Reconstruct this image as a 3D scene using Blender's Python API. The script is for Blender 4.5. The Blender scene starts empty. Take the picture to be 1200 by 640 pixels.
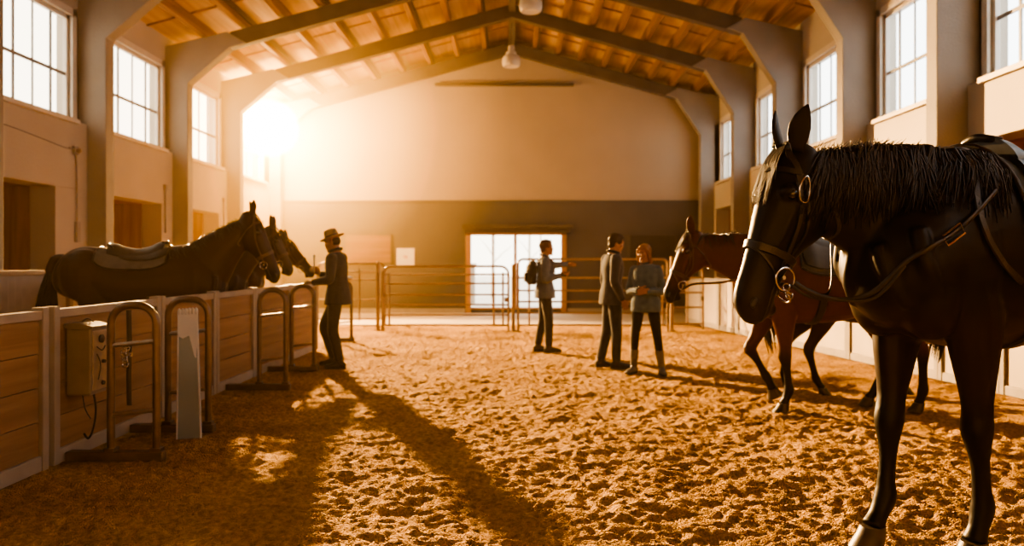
HAZE_D, HAZE_G = .0009, .5
SUN_S, SUN_Q, SUN_C, SPOT = 360., 880., (1., .585, .235), 88
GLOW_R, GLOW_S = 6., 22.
SKY_S = 5.5
VIEW, LOOK, EXPO = 'AgX', 'AgX - High Contrast', -.62
import bpy, bmesh, math, random
import numpy as np
from mathutils import Vector, Matrix
from mathutils.bvhtree import BVHTree

V = Vector
R = math.radians
random.seed(11)
SC = bpy.context.scene
COL = SC.collection


# ---------------------------------------------------------------- materials
def _nodes(name):
    m = bpy.data.materials.new(name)
    m.use_nodes = True
    nt = m.node_tree
    b = nt.nodes['Principled BSDF']
    return m, nt, b


def mat(name, col, rough=.6, metal=0., var=.12, scale=6., bump=.0, bscale=60., stretch=(1, 1, 1), spec=.4, sheen=0.):
    """Principled with noise-varied colour and optional bump, in object space."""
    m, nt, b = _nodes(name)
    N, L = nt.nodes, nt.links
    tc = N.new('ShaderNodeTexCoord')
    mp = N.new('ShaderNodeMapping')
    mp.inputs['Scale'].default_value = stretch
    L.new(tc.outputs['Object'], mp.inputs[0])
    nz = N.new('ShaderNodeTexNoise')
    nz.inputs['Scale'].default_value = scale
    nz.inputs['Detail'].default_value = 5
    L.new(mp.outputs[0], nz.inputs['Vector'])
    rp = N.new('ShaderNodeValToRGB')
    rp.color_ramp.elements[0].position = .3
    rp.color_ramp.elements[1].position = .7
    rp.color_ramp.elements[0].color = tuple(c * (1 - var) for c in col) + (1,)
    rp.color_ramp.elements[1].color = tuple(min(1, c * (1 + var)) for c in col) + (1,)
    L.new(nz.outputs['Fac'], rp.inputs[0])
    L.new(rp.outputs[0], b.inputs['Base Color'])
    b.inputs['Roughness'].default_value = rough
    b.inputs['Metallic'].default_value = metal
    b.inputs['Specular IOR Level'].default_value = spec
    if sheen:
        b.inputs['Sheen Weight'].default_value = sheen
    if bump:
        n2 = N.new('ShaderNodeTexNoise')
        n2.inputs['Scale'].default_value = bscale
        n2.inputs['Detail'].default_value = 4
        L.new(mp.outputs[0], n2.inputs['Vector'])
        bp = N.new('ShaderNodeBump')
        bp.inputs['Strength'].default_value = bump
        bp.inputs['Distance'].default_value = .02
        L.new(n2.outputs['Fac'], bp.inputs['Height'])
        L.new(bp.outputs[0], b.inputs['Normal'])
    return m


def mat_wood(name, c1, c2, rough=.6, axis='Y', scale=2.2):
    m, nt, b = _nodes(name)
    N, L = nt.nodes, nt.links
    tc = N.new('ShaderNodeTexCoord')
    mp = N.new('ShaderNodeMapping')
    sc = {'X': (.25, 4, 4), 'Y': (4, .25, 4), 'Z': (4, 4, .25)}[axis]
    mp.inputs['Scale'].default_value = sc
    L.new(tc.outputs['Object'], mp.inputs[0])
    nz = N.new('ShaderNodeTexNoise')
    nz.inputs['Scale'].default_value = scale
    nz.inputs['Detail'].default_value = 8
    nz.inputs['Distortion'].default_value = .6
    L.new(mp.outputs[0], nz.inputs['Vector'])
    rp = N.new('ShaderNodeValToRGB')
    rp.color_ramp.elements[0].position = .32
    rp.color_ramp.elements[1].position = .68
    rp.color_ramp.elements[0].color = c1 + (1,)
    rp.color_ramp.elements[1].color = c2 + (1,)
    L.new(nz.outputs['Fac'], rp.inputs[0])
    L.new(rp.outputs[0], b.inputs['Base Color'])
    b.inputs['Roughness'].default_value = rough
    b.inputs['Specular IOR Level'].default_value = .3
    bp = N.new('ShaderNodeBump')
    bp.inputs['Strength'].default_value = .15
    bp.inputs['Distance'].default_value = .01
    L.new(nz.outputs['Fac'], bp.inputs['Height'])
    L.new(bp.outputs[0], b.inputs['Normal'])
    return m


def mat_coat(name, rough=.42, sheen=.15, spec=.45):
    """Animal coat / clothing coloured by the mesh's 'Col' attribute, with fine hair streaks."""
    m, nt, b = _nodes(name)
    N, L = nt.nodes, nt.links
    at = N.new('ShaderNodeAttribute')
    at.attribute_name = 'Col'
    tc = N.new('ShaderNodeTexCoord')
    mp = N.new('ShaderNodeMapping')
    mp.inputs['Scale'].default_value = (1, 1, .35)
    L.new(tc.outputs['Object'], mp.inputs[0])
    nz = N.new('ShaderNodeTexNoise')
    nz.inputs['Scale'].default_value = 70
    nz.inputs['Detail'].default_value = 5
    L.new(mp.outputs[0], nz.inputs['Vector'])
    mx = N.new('ShaderNodeMix')
    mx.data_type = 'RGBA'
    mx.blend_type = 'MULTIPLY'
    mx.inputs[0].default_value = .45
    L.new(at.outputs['Color'], mx.inputs[6])
    rp = N.new('ShaderNodeValToRGB')
    rp.color_ramp.elements[0].color = (.55, .55, .55, 1)
    rp.color_ramp.elements[1].color = (1.3, 1.3, 1.3, 1)
    L.new(nz.outputs['Fac'], rp.inputs[0])
    L.new(rp.outputs[0], mx.inputs[7])
    L.new(mx.outputs[2], b.inputs['Base Color'])
    b.inputs['Roughness'].default_value = rough
    b.inputs['Specular IOR Level'].default_value = spec
    b.inputs['Sheen Weight'].default_value = sheen
    b.inputs['Sheen Roughness'].default_value = .4
    bp = N.new('ShaderNodeBump')
    bp.inputs['Strength'].default_value = .12
    bp.inputs['Distance'].default_value = .006
    L.new(nz.outputs['Fac'], bp.inputs['Height'])
    L.new(bp.outputs[0], b.inputs['Normal'])
    return m


# ---------------------------------------------------------------- mesh builder
class MB:
    def __init__(self):
        self.v, self.f = [], []

    def add(self, vs, fs):
        o = len(self.v)
        self.v += [tuple(p) for p in vs]
        self.f += [tuple(i + o for i in f) for f in fs]
        return self

    def box(self, x0, x1, y0, y1, z0, z1, M=None):
        vs = [V((x, y, z)) for z in (z0, z1) for y in (y0, y1) for x in (x0, x1)]
        if M is not None:
            vs = [M @ p for p in vs]
        return self.add(vs, [(0, 2, 3, 1), (4, 5, 7, 6), (0, 1, 5, 4), (1, 3, 7, 5), (3, 2, 6, 7), (2, 0, 4, 6)])

    def rings(self, rings, cap=True, closed=False):
        n = len(rings[0])
        vs = [p for r in rings for p in r]
        fs = []
        m = len(rings)
        for i in range(m if closed else m - 1):
            a, b = i * n, ((i + 1) % m) * n
            for j in range(n):
                k = (j + 1) % n
                fs.append((a + j, a + k, b + k, b + j))
        if cap and not closed:
            fs.append(tuple(reversed(range(n))))
            fs.append(tuple(range((m - 1) * n, m * n)))
        return self.add(vs, fs)

    def loft(self, secs, seg=16, cap=True):
        """secs: (centre, axis u, axis v) or with (…, v_negative) for unequal halves along v."""
        rr = []
        for s in secs:
            c, u, v = V(s[0]), V(s[1]), V(s[2])
            w = V(s[3]) if len(s) > 3 else -v
            ring = []
            for j in range(seg):
                a = 2 * math.pi * j / seg
                ca, sa = math.cos(a), math.sin(a)
                ring.append(c + u * ca + (v * sa if sa >= 0 else w * (-sa)))
            rr.append(ring)
        return self.rings(rr, cap)

    def tube(self, pts, r, seg=8, closed=False, side=None, flat=1., cap=True):
        pts = [V(p) for p in pts]
        n = len(pts)
        rs = r if isinstance(r, (list, tuple)) else [r] * n
        rr = []
        prev = V(side) if side is not None else None
        for i, p in enumerate(pts):
            a = pts[(i - 1) % n] if (i > 0 or closed) else p
            b = pts[(i + 1) % n] if (i < n - 1 or closed) else p
            t = (b - a)
            t = t.normalized() if t.length > 1e-9 else V((0, 0, 1))
            s = prev if prev is not None else (V((0, 0, 1)) if abs(t.z) < .9 else V((1, 0, 0)))
            s = s - t * s.dot(t)
            if s.length < 1e-6:
                s = t.orthogonal()
            s.normalize()
            if side is None:
                prev = s
            w = t.cross(s)
            rr.append([p + s * (rs[i] * math.cos(2 * math.pi * j / seg)) + w * (rs[i] * flat * math.sin(2 * math.pi * j / seg)) for j in range(seg)])
        return self.rings(rr, cap, closed)

    def sphere(self, c, rx, ry=None, rz=None, seg=16, lat=10, M=None):
        ry = rx if ry is None else ry
        rz = rx if rz is None else rz
        c = V(c)
        rr = []
        for i in range(lat + 1):
            th = math.pi * (i + .02 if i == 0 else (i - .02 if i == lat else i)) / lat
            ring = []
            for j in range(seg):
                a = 2 * math.pi * j / seg
                p = V((rx * math.sin(th) * math.cos(a), ry * math.sin(th) * math.sin(a), -rz * math.cos(th)))
                if M is not None:
                    p = M @ p
                ring.append(c + p)
            rr.append(ring)
        return self.rings(rr)

    def lathe(self, prof, seg=24, M=None):
        rr = []
        for r, z in prof:
            ring = [V((r * math.cos(2 * math.pi * j / seg), r * math.sin(2 * math.pi * j / seg), z)) for j in range(seg)]
            if M is not None:
                ring = [M @ p for p in ring]
            rr.append(ring)
        return self.rings(rr)

    def prism(self, poly, d, axis='Y'):
        """poly: 2D outline (a, b); extruded from d[0] to d[1] on axis."""
        def P(a, b, t):
            return {'Y': (a, t, b), 'X': (t, a, b), 'Z': (a, b, t)}[axis]
        n = len(poly)
        vs = [P(a, b, d[0]) for a, b in poly] + [P(a, b, d[1]) for a, b in poly]
        fs = [tuple(range(n)), tuple(reversed(range(n, 2 * n)))]
        for j in range(n):
            k = (j + 1) % n
            fs.append((j, n + j, n + k, k))
        return self.add(vs, fs)

    def ribbon(self, pts, nrm, width, thick=.004):
        """flat strap along pts with per-point normals."""
        n = len(pts)
        rr = []
        ws = width if isinstance(width, (list, tuple)) else [width] * n
        for i in range(n):
            a, b = pts[max(0, i - 1)], pts[min(n - 1, i + 1)]
            t = (b - a).normalized() if (b - a).length > 1e-9 else V((1, 0, 0))
            s = t.cross(nrm[i])
            if s.length < 1e-6:
                s = t.orthogonal()
            s.normalize()
            m = s.cross(t).normalized()
            h = ws[i] / 2
            rr.append([pts[i] - s * h - m * thick * .5, pts[i] + s * h - m * thick * .5, pts[i] + s * h * .8 + m * thick, pts[i] - s * h * .8 + m * thick])
        return self.rings(rr)

    def mesh(self, name):
        me = bpy.data.meshes.new(name)
        me.from_pydata(self.v, [], self.f)
        bm = bmesh.new()
        bm.from_mesh(me)
        bmesh.ops.recalc_face_normals(bm, faces=bm.faces)
        bm.to_mesh(me)
        bm.free()
        return me

    def build(self, name, m, parent=None, smooth=False, bevel=0., **kw):
        return link(name, self.mesh(name), m, parent, smooth, bevel, **kw)


def link(name, me, m, parent=None, smooth=False, bevel=0., **kw):
    o = bpy.data.objects.new(name, me)
    COL.objects.link(o)
    if m is not None:
        me.materials.append(m)
    if smooth:
        me.polygons.foreach_set('use_smooth', [True] * len(me.polygons))
        if smooth != 'all':
            try:
                me.set_sharp_from_angle(angle=R(45))
            except Exception:
                pass
    if bevel:
        md = o.modifiers.new('bevel', 'BEVEL')
        md.width = bevel
        md.segments = 2
        md.limit_method = 'ANGLE'
        md.angle_limit = R(40)
    if parent is not None:
        o.parent = parent
    for k, v in kw.items():
        o[k] = v
    return o


def thing(name, label, cat, loc=(0, 0, 0), rz=0., group=None, scale=1.):
    o = bpy.data.objects.new(name, None)
    COL.objects.link(o)
    o.location = loc
    o.rotation_euler = (0, 0, rz)
    o.scale = (scale,) * 3
    o.empty_display_size = .1
    tag(o, label, cat, group)
    return o


def tag(o, label, cat, group=None):
    o['label'] = label
    o['category'] = cat
    if group:
        o['group'] = group
    return o


def struct(o, label=None):
    o['kind'] = 'structure'
    if label:
        o['label'] = label
    return o


def kids(o):
    return [c for c in bpy.data.objects if c.parent == o]


def dup(root, label, loc=None, rz=None):
    def cp(o, parent):
        c = o.copy()
        COL.objects.link(c)
        if parent is not None:
            c.parent = parent
        for ch in kids(o):
            cp(ch, c)
        return c
    r = cp(root, None)
    r['label'] = label
    if loc is not None:
        r.location = loc
    if rz is not None:
        r.rotation_euler = (0, 0, rz)
    return r


def cr(pts, sub=6, closed=False):
    """Catmull-Rom through points (Vectors or number tuples)."""
    P = [np.array(p, float) for p in pts]
    n = len(P)
    out = []
    for i in range(n if closed else n - 1):
        g = (lambda k: P[k % n]) if closed else (lambda k: P[min(max(k, 0), n - 1)])
        p0, p1, p2, p3 = g(i - 1), g(i), g(i + 1), g(i + 2)
        for s in range(sub):
            t = s / sub
            out.append(.5 * ((2 * p1) + (-p0 + p2) * t + (2 * p0 - 5 * p1 + 4 * p2 - p3) * t * t + (-p0 + 3 * p1 - 3 * p2 + p3) * t ** 3))
    if not closed:
        out.append(P[-1])
    return out


def crv(pts, sub=6, closed=False):
    return [V(p) for p in cr(pts, sub, closed)]


def remesh(mb, voxel, it=4, fac=.5):
    """Fuse overlapping closed shapes into one continuous smooth mesh."""
    me = mb.mesh('fuse')
    o = bpy.data.objects.new('fuse', me)
    COL.objects.link(o)
    r = o.modifiers.new('r', 'REMESH')
    r.mode = 'VOXEL'
    r.voxel_size = voxel
    if it:
        s = o.modifiers.new('s', 'SMOOTH')
        s.factor = fac
        s.iterations = it
    dg = bpy.context.evaluated_depsgraph_get()
    ev = o.evaluated_get(dg)
    out = bpy.data.meshes.new_from_object(ev)
    bpy.data.objects.remove(o)
    bpy.data.meshes.remove(me)
    return out


def colour(me, fn):
    """Per-vertex colour attribute from position."""
    at = me.color_attributes.new('Col', 'FLOAT_COLOR', 'POINT')
    n = len(me.vertices)
    co = np.empty(n * 3)
    me.vertices.foreach_get('co', co)
    c = np.ones((n, 4))
    c[:, :3] = fn(co.reshape(-1, 3))
    at.data.foreach_set('color', c.ravel())


def join_mesh(me, mb):
    """Append the shapes of mb to mesh me."""
    bm = bmesh.new()
    bm.from_mesh(me)
    extra = mb.mesh('x')
    bm.from_mesh(extra)
    bm.to_mesh(me)
    bm.free()
    bpy.data.meshes.remove(extra)
    return me


def smoothstep(a, b, x):
    t = np.clip((x - a) / (b - a), 0, 1)
    return t * t * (3 - 2 * t)
# ================================================================ materials
M_plaster = mat('plaster', (.52, .47, .40), .85, var=.06, scale=1.2, bump=.15, bscale=25)
M_cream = mat('cream_wall', (.46, .38, .29), .9, var=.05, scale=.8, bump=.08, bscale=12)
M_grey = mat('grey_wall', (.10, .093, .088), .85, var=.08, scale=1.5, bump=.1, bscale=30)
M_conc = mat('concrete_frame', (.27, .25, .23), .8, var=.1, scale=1.6, bump=.2, bscale=35)
M_rafter = mat('rafter_paint', (.095, .078, .062), .7, var=.15, scale=3, bump=.1)
M_trim = mat('window_trim', (.68, .63, .56), .55, var=.05)
M_bar = mat('glazing_bar', (.28, .29, .30), .5, var=.1)
M_recess = mat_wood('recess_boards', (.24, .11, .045), (.40, .20, .085), .7, 'Z')
M_ceil = mat_wood('ceiling_boards', (.40, .26, .145), (.60, .42, .25), .7, 'Y', 1.6)
M_purlin = mat_wood('purlin_wood', (.20, .105, .05), (.30, .17, .085), .65, 'Y')
M_purdark = mat('purlin_dark', (.09, .06, .045), .7)
M_board = mat_wood('stall_boards', (.22, .135, .08), (.32, .21, .13), .6, 'Y', 3)
M_frame = mat('panel_frame', (.38, .34, .29), .55, var=.1, scale=5, bump=.1)
M_whiteboard = mat('pale_board', (.44, .39, .33), .6, var=.07, scale=3)
M_post = mat('grey_post', (.28, .26, .24), .6, var=.1)
M_tube = mat('brown_steel', (.14, .105, .085), .38, metal=.55, var=.2, scale=9, spec=.5)
M_bright = mat('worn_steel', (.42, .37, .32), .35, metal=.7, var=.2, scale=12)
M_gate = mat('gate_steel', (.34, .24, .16), .4, metal=.4, var=.15, scale=9)
M_box = mat('box_paint', (.24, .21, .175), .5, var=.1, scale=8)
M_dark = mat('dark_plastic', (.03, .028, .026), .5)
M_steel = mat('bright_metal', (.75, .72, .68), .22, metal=1., var=.05)
M_lamp = mat('lamp_shade', (.72, .66, .55), .5, var=.04)
M_white = mat('white_paper', (.85, .84, .82), .7, var=.03)
M_sheet = mat('blue_grey_panel', (.34, .42, .46), .25, var=.1, scale=2)
M_brown = mat_wood('brown_panel', (.20, .11, .055), (.30, .17, .09), .6, 'X')
M_darkpanel = mat('dark_panel', (.05, .042, .038), .5)
M_doorwood = mat_wood('door_wood', (.40, .22, .10), (.52, .31, .16), .5, 'Z')
M_corr = mat('corrugated_metal', (.46, .44, .41), .4, metal=.5, var=.08)
M_apron = mat('concrete_floor', (.50, .44, .37), .85, var=.1, scale=1.2, bump=.1)
M_out = mat('outside_paving', (.62, .58, .52), .9, var=.1, scale=.6)


def glass_mat():
    m = bpy.data.materials.new('window_glass')
    m.use_nodes = True
    nt = m.node_tree
    N, L = nt.nodes, nt.links
    N.remove(N['Principled BSDF'])
    tr = N.new('ShaderNodeBsdfTransparent')
    tr.inputs[0].default_value = (.96, .98, 1, 1)
    gl = N.new('ShaderNodeBsdfGlossy')
    gl.inputs['Roughness'].default_value = .05
    mx = N.new('ShaderNodeMixShader')
    mx.inputs[0].default_value = .05
    L.new(tr.outputs[0], mx.inputs[1])
    L.new(gl.outputs[0], mx.inputs[2])
    L.new(mx.outputs[0], N['Material Output'].inputs[0])
    return m


M_glass = glass_mat()


def sand_mat():
    m, nt, b = _nodes('sand_footing')
    N, L = nt.nodes, nt.links
    tc = N.new('ShaderNodeTexCoord')
    n1 = N.new('ShaderNodeTexNoise')
    n1.inputs['Scale'].default_value = 1.3
    n1.inputs['Detail'].default_value = 8
    n2 = N.new('ShaderNodeTexNoise')
    n2.inputs['Scale'].default_value = 28
    n2.inputs['Detail'].default_value = 6
    n3 = N.new('ShaderNodeTexVoronoi')
    n3.inputs['Scale'].default_value = 95
    for n in (n1, n2, n3):
        L.new(tc.outputs['Object'], n.inputs['Vector'])
    r1 = N.new('ShaderNodeValToRGB')
    r1.color_ramp.elements[0].position = .3
    r1.color_ramp.elements[1].position = .72
    r1.color_ramp.elements[0].color = (.40, .245, .10, 1)
    r1.color_ramp.elements[1].color = (.62, .405, .175, 1)
    L.new(n1.outputs['Fac'], r1.inputs[0])
    r2 = N.new('ShaderNodeValToRGB')
    r2.color_ramp.elements[0].color = (.62, .58, .52, 1)
    r2.color_ramp.elements[1].color = (1.2, 1.18, 1.12, 1)
    r2.color_ramp.elements[0].position = .35
    r2.color_ramp.elements[1].position = .65
    L.new(n2.outputs['Fac'], r2.inputs[0])
    mx = N.new('ShaderNodeMix')
    mx.data_type = 'RGBA'
    mx.blend_type = 'MULTIPLY'
    mx.inputs[0].default_value = .8
    L.new(r1.outputs[0], mx.inputs[6])
    L.new(r2.outputs[0], mx.inputs[7])
    L.new(mx.outputs[2], b.inputs['Base Color'])
    b.inputs['Roughness'].default_value = .95
    b.inputs['Specular IOR Level'].default_value = .15
    ad = N.new('ShaderNodeMath')
    ad.operation = 'ADD'
    L.new(n2.outputs['Fac'], ad.inputs[0])
    L.new(n3.outputs['Distance'], ad.inputs[1])
    bp = N.new('ShaderNodeBump')
    bp.inputs['Strength'].default_value = .8
    bp.inputs['Distance'].default_value = .016
    L.new(ad.outputs[0], bp.inputs['Height'])
    L.new(bp.outputs[0], b.inputs['Normal'])
    return m


M_sand = sand_mat()

# ================================================================ room
XL, XR = -6.5, 5.45            # window walls
YB, Y0 = 20.6, -3.2            # back wall, wall behind the camera
YS = 16.7                      # sand ends, concrete apron starts
SILL, HEAD, EAVE = 3.42, 5.0, 5.25
RIDGE_X, RIDGE_Z, SLOPE = 0., 6.85, .275     # rafter underside
NICHE_T = 2.42
frames = [-2.0, .85, 3.5, 6.2, 8.95, 11.5, 14.4, 17.17, 20.15]


def vnoise(x, y, seed):
    """vectorised value noise"""
    xi, yi = np.floor(x).astype(np.int64), np.floor(y).astype(np.int64)
    xf, yf = x - xi, y - yi

    def h(a, b):
        n = (a * 374761393 + b * 668265263 + seed * 974634777) & 0x7fffffff
        n = ((n ^ (n >> 13)) * 1274126177) & 0x7fffffff
        return ((n ^ (n >> 16)) & 0xffff) / 65535.
    u, w = xf * xf * (3 - 2 * xf), yf * yf * (3 - 2 * yf)
    a, b, c, d = h(xi, yi), h(xi + 1, yi), h(xi, yi + 1), h(xi + 1, yi + 1)
    return (a * (1 - u) + b * u) * (1 - w) + (c * (1 - u) + d * u) * w


def sand_height(x, y):
    wx, wy = x + .10 * vnoise(x * 3, y * 3, 21), y + .10 * vnoise(x * 3, y * 3, 22)
    z = .034 * (vnoise(wx * 1.7, wy * 2.1, 1) - .5)
    z += .030 * (vnoise(wx * 4.2, wy * 6.5, 2) - .5)
    z += .019 * (1 - np.abs(2 * vnoise(wx * 9, wy * 14., 3) - 1) ** 1.3 - .5)
    z += .026 * (vnoise(x * 19, y * 26, 4) - .5)
    z += .020 * (vnoise(x * 40, y * 48, 5) - .5)
    return z - .022


def build_floor():
    xs = np.concatenate([np.linspace(XL - 1.1, -3.2, 30)[:-1], np.linspace(-3.2, 3.9, 430), np.linspace(3.9, XR + .9, 40)[1:]])
    t = np.linspace(0, 1, 640)
    ys = np.concatenate([np.linspace(Y0 - .1, 2.2, 20)[:-1], 2.2 + (YS - 2.2) * (t ** 1.75 * .93 + t * .07)])
    X, Y = np.meshgrid(xs, ys)
    fade = np.clip((XR - .2 - X) / .3, .1, 1)
    Z = sand_height(X, Y) * fade
    nx, ny = len(xs), len(ys)
    vs = np.stack([X, Y, Z], -1).reshape(-1, 3)
    i = np.arange(nx * ny).reshape(ny, nx)
    q = np.stack([i[:-1, :-1], i[:-1, 1:], i[1:, 1:], i[1:, :-1]], -1).reshape(-1, 4)
    me = bpy.data.meshes.new('floor')
    me.vertices.add(len(vs))
    me.vertices.foreach_set('co', vs.ravel())
    me.loops.add(q.size)
    me.loops.foreach_set('vertex_index', q.ravel())
    me.polygons.add(len(q))
    me.polygons.foreach_set('loop_start', np.arange(0, q.size, 4))
    me.polygons.foreach_set('loop_total', np.full(len(q), 4))
    me.update()
    me.validate()
    return struct(link('floor', me, M_sand, smooth='all'), 'churned orange brown sand footing of the riding arena')


build_floor()
struct(MB().box(XL - 1.1, XR + .9, YS - .02, YB + .3, -.12, .004).build('floor_apron', M_apron), 'pale concrete strip behind the tubular gates')
struct(MB().box(-40, 40, YB + .25, YB + 60, -.3, -.02).build('ground', M_out), 'pale ground outside the glass door')


def ztop(x):                    # underside of the roof boards
    return RIDGE_Z + .52 - SLOPE * abs(x - RIDGE_X)


def niche(i, s):
    if s < 0:
        return frames[i] + .55, frames[i + 1] - (.8 if frames[i] < 10 else .46), NICHE_T
    return frames[i] + .45, frames[i + 1] - .12, 2.74


# side walls -----------------------------------------------------------------
def side_wall(name, xin, s):
    """s=-1 left, +1 right. Wall plane at xin, thickness outward, window holes, stall niches below."""
    xo = xin + s * .22
    m = MB()
    b = lambda xa, xb, *r: m.box(min(xa, xb), max(xa, xb), *r)
    b(xin, xo, Y0, YB, HEAD, ztop(xin) + .1)
    fx = xin - s * .14                       # fascia / pier face stands proud of the window wall
    for i in range(len(frames) - 1):
        y0, y1 = frames[i], frames[i + 1]
        b(xin, xo, y0 - .1, y0 + .32, SILL, HEAD)
        b(xin, xo, y1 - .18, y1 + .02, SILL, HEAD)
        p0, p1, nt_ = niche(i, s)
        b(fx, xo, y0, y1, nt_, SILL)                       # fascia
        b(fx, xo, y0, p0, -.1, nt_)                        # piers
        b(fx, xo, p1, y1, -.1, nt_)
    b(xin, xo, Y0, frames[0], -.1, SILL)
    b(xin, xo, Y0, frames[0], SILL, HEAD)
    b(fx, xo, frames[-1], YB, -.1, HEAD)
    struct(m.build(name, M_plaster, bevel=.008), 'pale plaster %s wall with high windows and stall openings' % name.split('_')[1])
    m = MB()
    b = lambda xa, xb, *r: m.box(min(xa, xb), max(xa, xb), *r)
    xr = xo + s * .75
    for i in range(len(frames) - 1):
        y0, y1, nt_ = niche(i, s)
        b(xr, xr + s * .06, y0 - .3, y1 + .3, -.1, nt_ + .2)
        b(xo, xr, y0 - .08, y0, -.1, nt_ + .2)
        b(xo, xr, y1, y1 + .08, -.1, nt_ + .2)
        b(xo, xr, y0, y1, nt_, nt_ + .06)
    return m


struct(side_wall('wall_left', XL, -1).build('trim_1', M_recess), 'brown boarded recesses in the left wall')
struct(side_wall('wall_right', XR, 1).build('trim_2', M_recess), 'brown boarded recesses in the right wall')

# sills
sl = MB()
for i in range(len(frames) - 1):
    sl.box(XL - .02, XL + .2, frames[i] + .02, frames[i + 1] - .28, SILL - .05, SILL + .015)
struct(sl.build('trim_3', M_trim, bevel=.006), 'pale sills under the left windows')
sl = MB()
for i in range(len(frames) - 1):
    sl.box(XR - .2, XR + .02, frames[i] + .02, frames[i + 1] - .28, SILL - .05, SILL + .015)
struct(sl.build('trim_4', M_trim, bevel=.006), 'pale sills under the right windows')


# windows --------------------------------------------------------------------
wn = 0
for s, xin in ((-1, XL), (1, XR)):
    for i in range(1, len(frames) - 1):
        y0, y1 = frames[i] + .32, frames[i + 1] - .18
        wn += 1
        x = xin + s * .06
        xg = x + s * .012
        g = MB().add([(xg, y0, SILL), (xg, y1, SILL), (xg, y1, HEAD), (xg, y0, HEAD)], [(0, 1, 2, 3)]).build('window_%d' % wn, M_glass)
        struct(g)
        fr = MB()
        fr.box(x - .03, x + .03, y0, y0 + .06, SILL, HEAD).box(x - .03, x + .03, y1 - .06, y1, SILL, HEAD)
        fr.box(x - .03, x + .03, y0, y1, HEAD - .07, HEAD).box(x - .03, x + .03, y0, y1, SILL, SILL + .06)
        fr.build('window_frame', M_trim, g, bevel=.005)
        br = MB()
        n = 5
        zm = SILL + .70
        for k in range(1, n):
            yy = y0 + (y1 - y0) * k / n
            w = .02 if k in (2, 4) else .011
            br.box(x - .008, x + .010, yy - w, yy + w, SILL + .05, HEAD - .05)
        br.box(x - .009, x + .011, y0 + .05, y1 - .05, zm - .022, zm + .022)
        br.build('glazing_bars', M_bar, g)
        cs = MB()
        xi = xin - s * .012
        cs.box(xi - .02, xi + .02, y0 - .1, y0 + .01, SILL, HEAD + .1).box(xi - .02, xi + .02, y1 - .01, y1 + .1, SILL, HEAD + .1)
        cs.box(xi - .02, xi + .02, y0 - .1, y1 + .1, HEAD - .01, HEAD + .1)
        cs.build('window_casing', M_trim, g, bevel=.004)

# portal frames ----------------------------------------------------------------
for k, y in enumerate(frames):
    dpt = .42
    xl, xr = XL + dpt, XR - .5
    und = lambda x: RIDGE_Z - SLOPE * abs(x - RIDGE_X)
    lk, rk = xl + .78, xr - .62
    col = MB()
    col.prism([(XL - .05, -.1), (xl, -.1), (xl, 4.72), (lk, und(lk)), (lk + .3, und(lk + .3) + .01), (lk - .05, und(lk - .05) + .31), (XL - .05, und(XL) + .34)], (y, y + .24))
    struct(col.build('trim_%d' % (10 + 3 * k), M_conc, bevel=.012), None)
    col = MB()
    col.prism([(XR + .05, -.1), (XR + .05, und(XR) + .34), (rk + .05, und(rk + .05) + .31), (rk - .3, und(rk - .3) + .01), (rk, und(rk)), (xr, 4.72), (xr, -.1)], (y, y + .24))
    struct(col.build('trim_%d' % (11 + 3 * k), M_conc, bevel=.012), None)
    rf = MB()
    rf.prism([(lk, und(lk)), (RIDGE_X, RIDGE_Z), (rk, und(rk)), (rk, und(rk) + .3), (RIDGE_X, RIDGE_Z + .3), (lk, und(lk) + .3)], (y + .03, y + .21))
    struct(rf.build('trim_%d' % (12 + 3 * k), M_rafter, bevel=.01), None)

# roof -------------------------------------------------------------------------
rf = MB()
for s, xe in ((-1, XL - .3), (1, XR + .3)):
    n = 9
    for j in range(n):                    # boards laid up the slope, each lapped a little over the next
        xa, xb = RIDGE_X + (xe - RIDGE_X) * j / n, RIDGE_X + (xe - RIDGE_X) * (j + 1) / n
        za, zb = ztop(xa), ztop(xb) + .012
        rf.add([(xa, Y0, za), (xb, Y0, zb), (xb, YB + .3, zb), (xa, YB + .3, za), (xa, Y0, za + .12), (xb, Y0, zb + .12), (xb, YB + .3, zb + .12), (xa, YB + .3, za + .12)],
               [(0, 1, 2, 3), (7, 6, 5, 4), (0, 4, 5, 1), (1, 5, 6, 2), (2, 6, 7, 3), (3, 7, 4, 0)])
struct(rf.build('ceiling', M_ceil), 'warm timber boarded pitched ceiling')
pl, pd, jb = MB(), MB(), MB()
for s, xe in ((-1, XL), (1, XR)):
    n = 9
    for j in range(1, n):
        x = RIDGE_X + (xe - RIDGE_X) * j / n
        z = ztop(x)
        pl.box(x - .055, x + .055, Y0, YB, z - .19, z + .02)
        if j % 2:
            pd.box(x + .075, x + .10, Y0, YB, z - .10, z + .02)
    for i in range(len(frames) - 1):      # thin batten seams across the boards
        for q in (.25, .5, .75):
            y = frames[i] + (frames[i + 1] - frames[i]) * q
            za, zb = ztop(RIDGE_X), ztop(xe)
            jb.add([(RIDGE_X, y - .02, za - .02), (xe, y - .02, zb - .02), (xe, y + .02, zb - .02), (RIDGE_X, y + .02, za - .02),
                    (RIDGE_X, y - .02, za + .03), (xe, y - .02, zb + .03), (xe, y + .02, zb + .03), (RIDGE_X, y + .02, za + .03)],
                   [(0, 1, 2, 3), (7, 6, 5, 4), (0, 4, 5, 1), (1, 5, 6, 2), (2, 6, 7, 3), (3, 7, 4, 0)])
struct(pl.build('trim_5', M_purlin, bevel=.006), 'timber purlins running along the ceiling')
struct(pd.build('trim_6', M_purdark), 'dark battens beside the purlins')
struct(jb.build('trim_7', M_purlin), 'thin cross battens on the ceiling boards')
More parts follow.
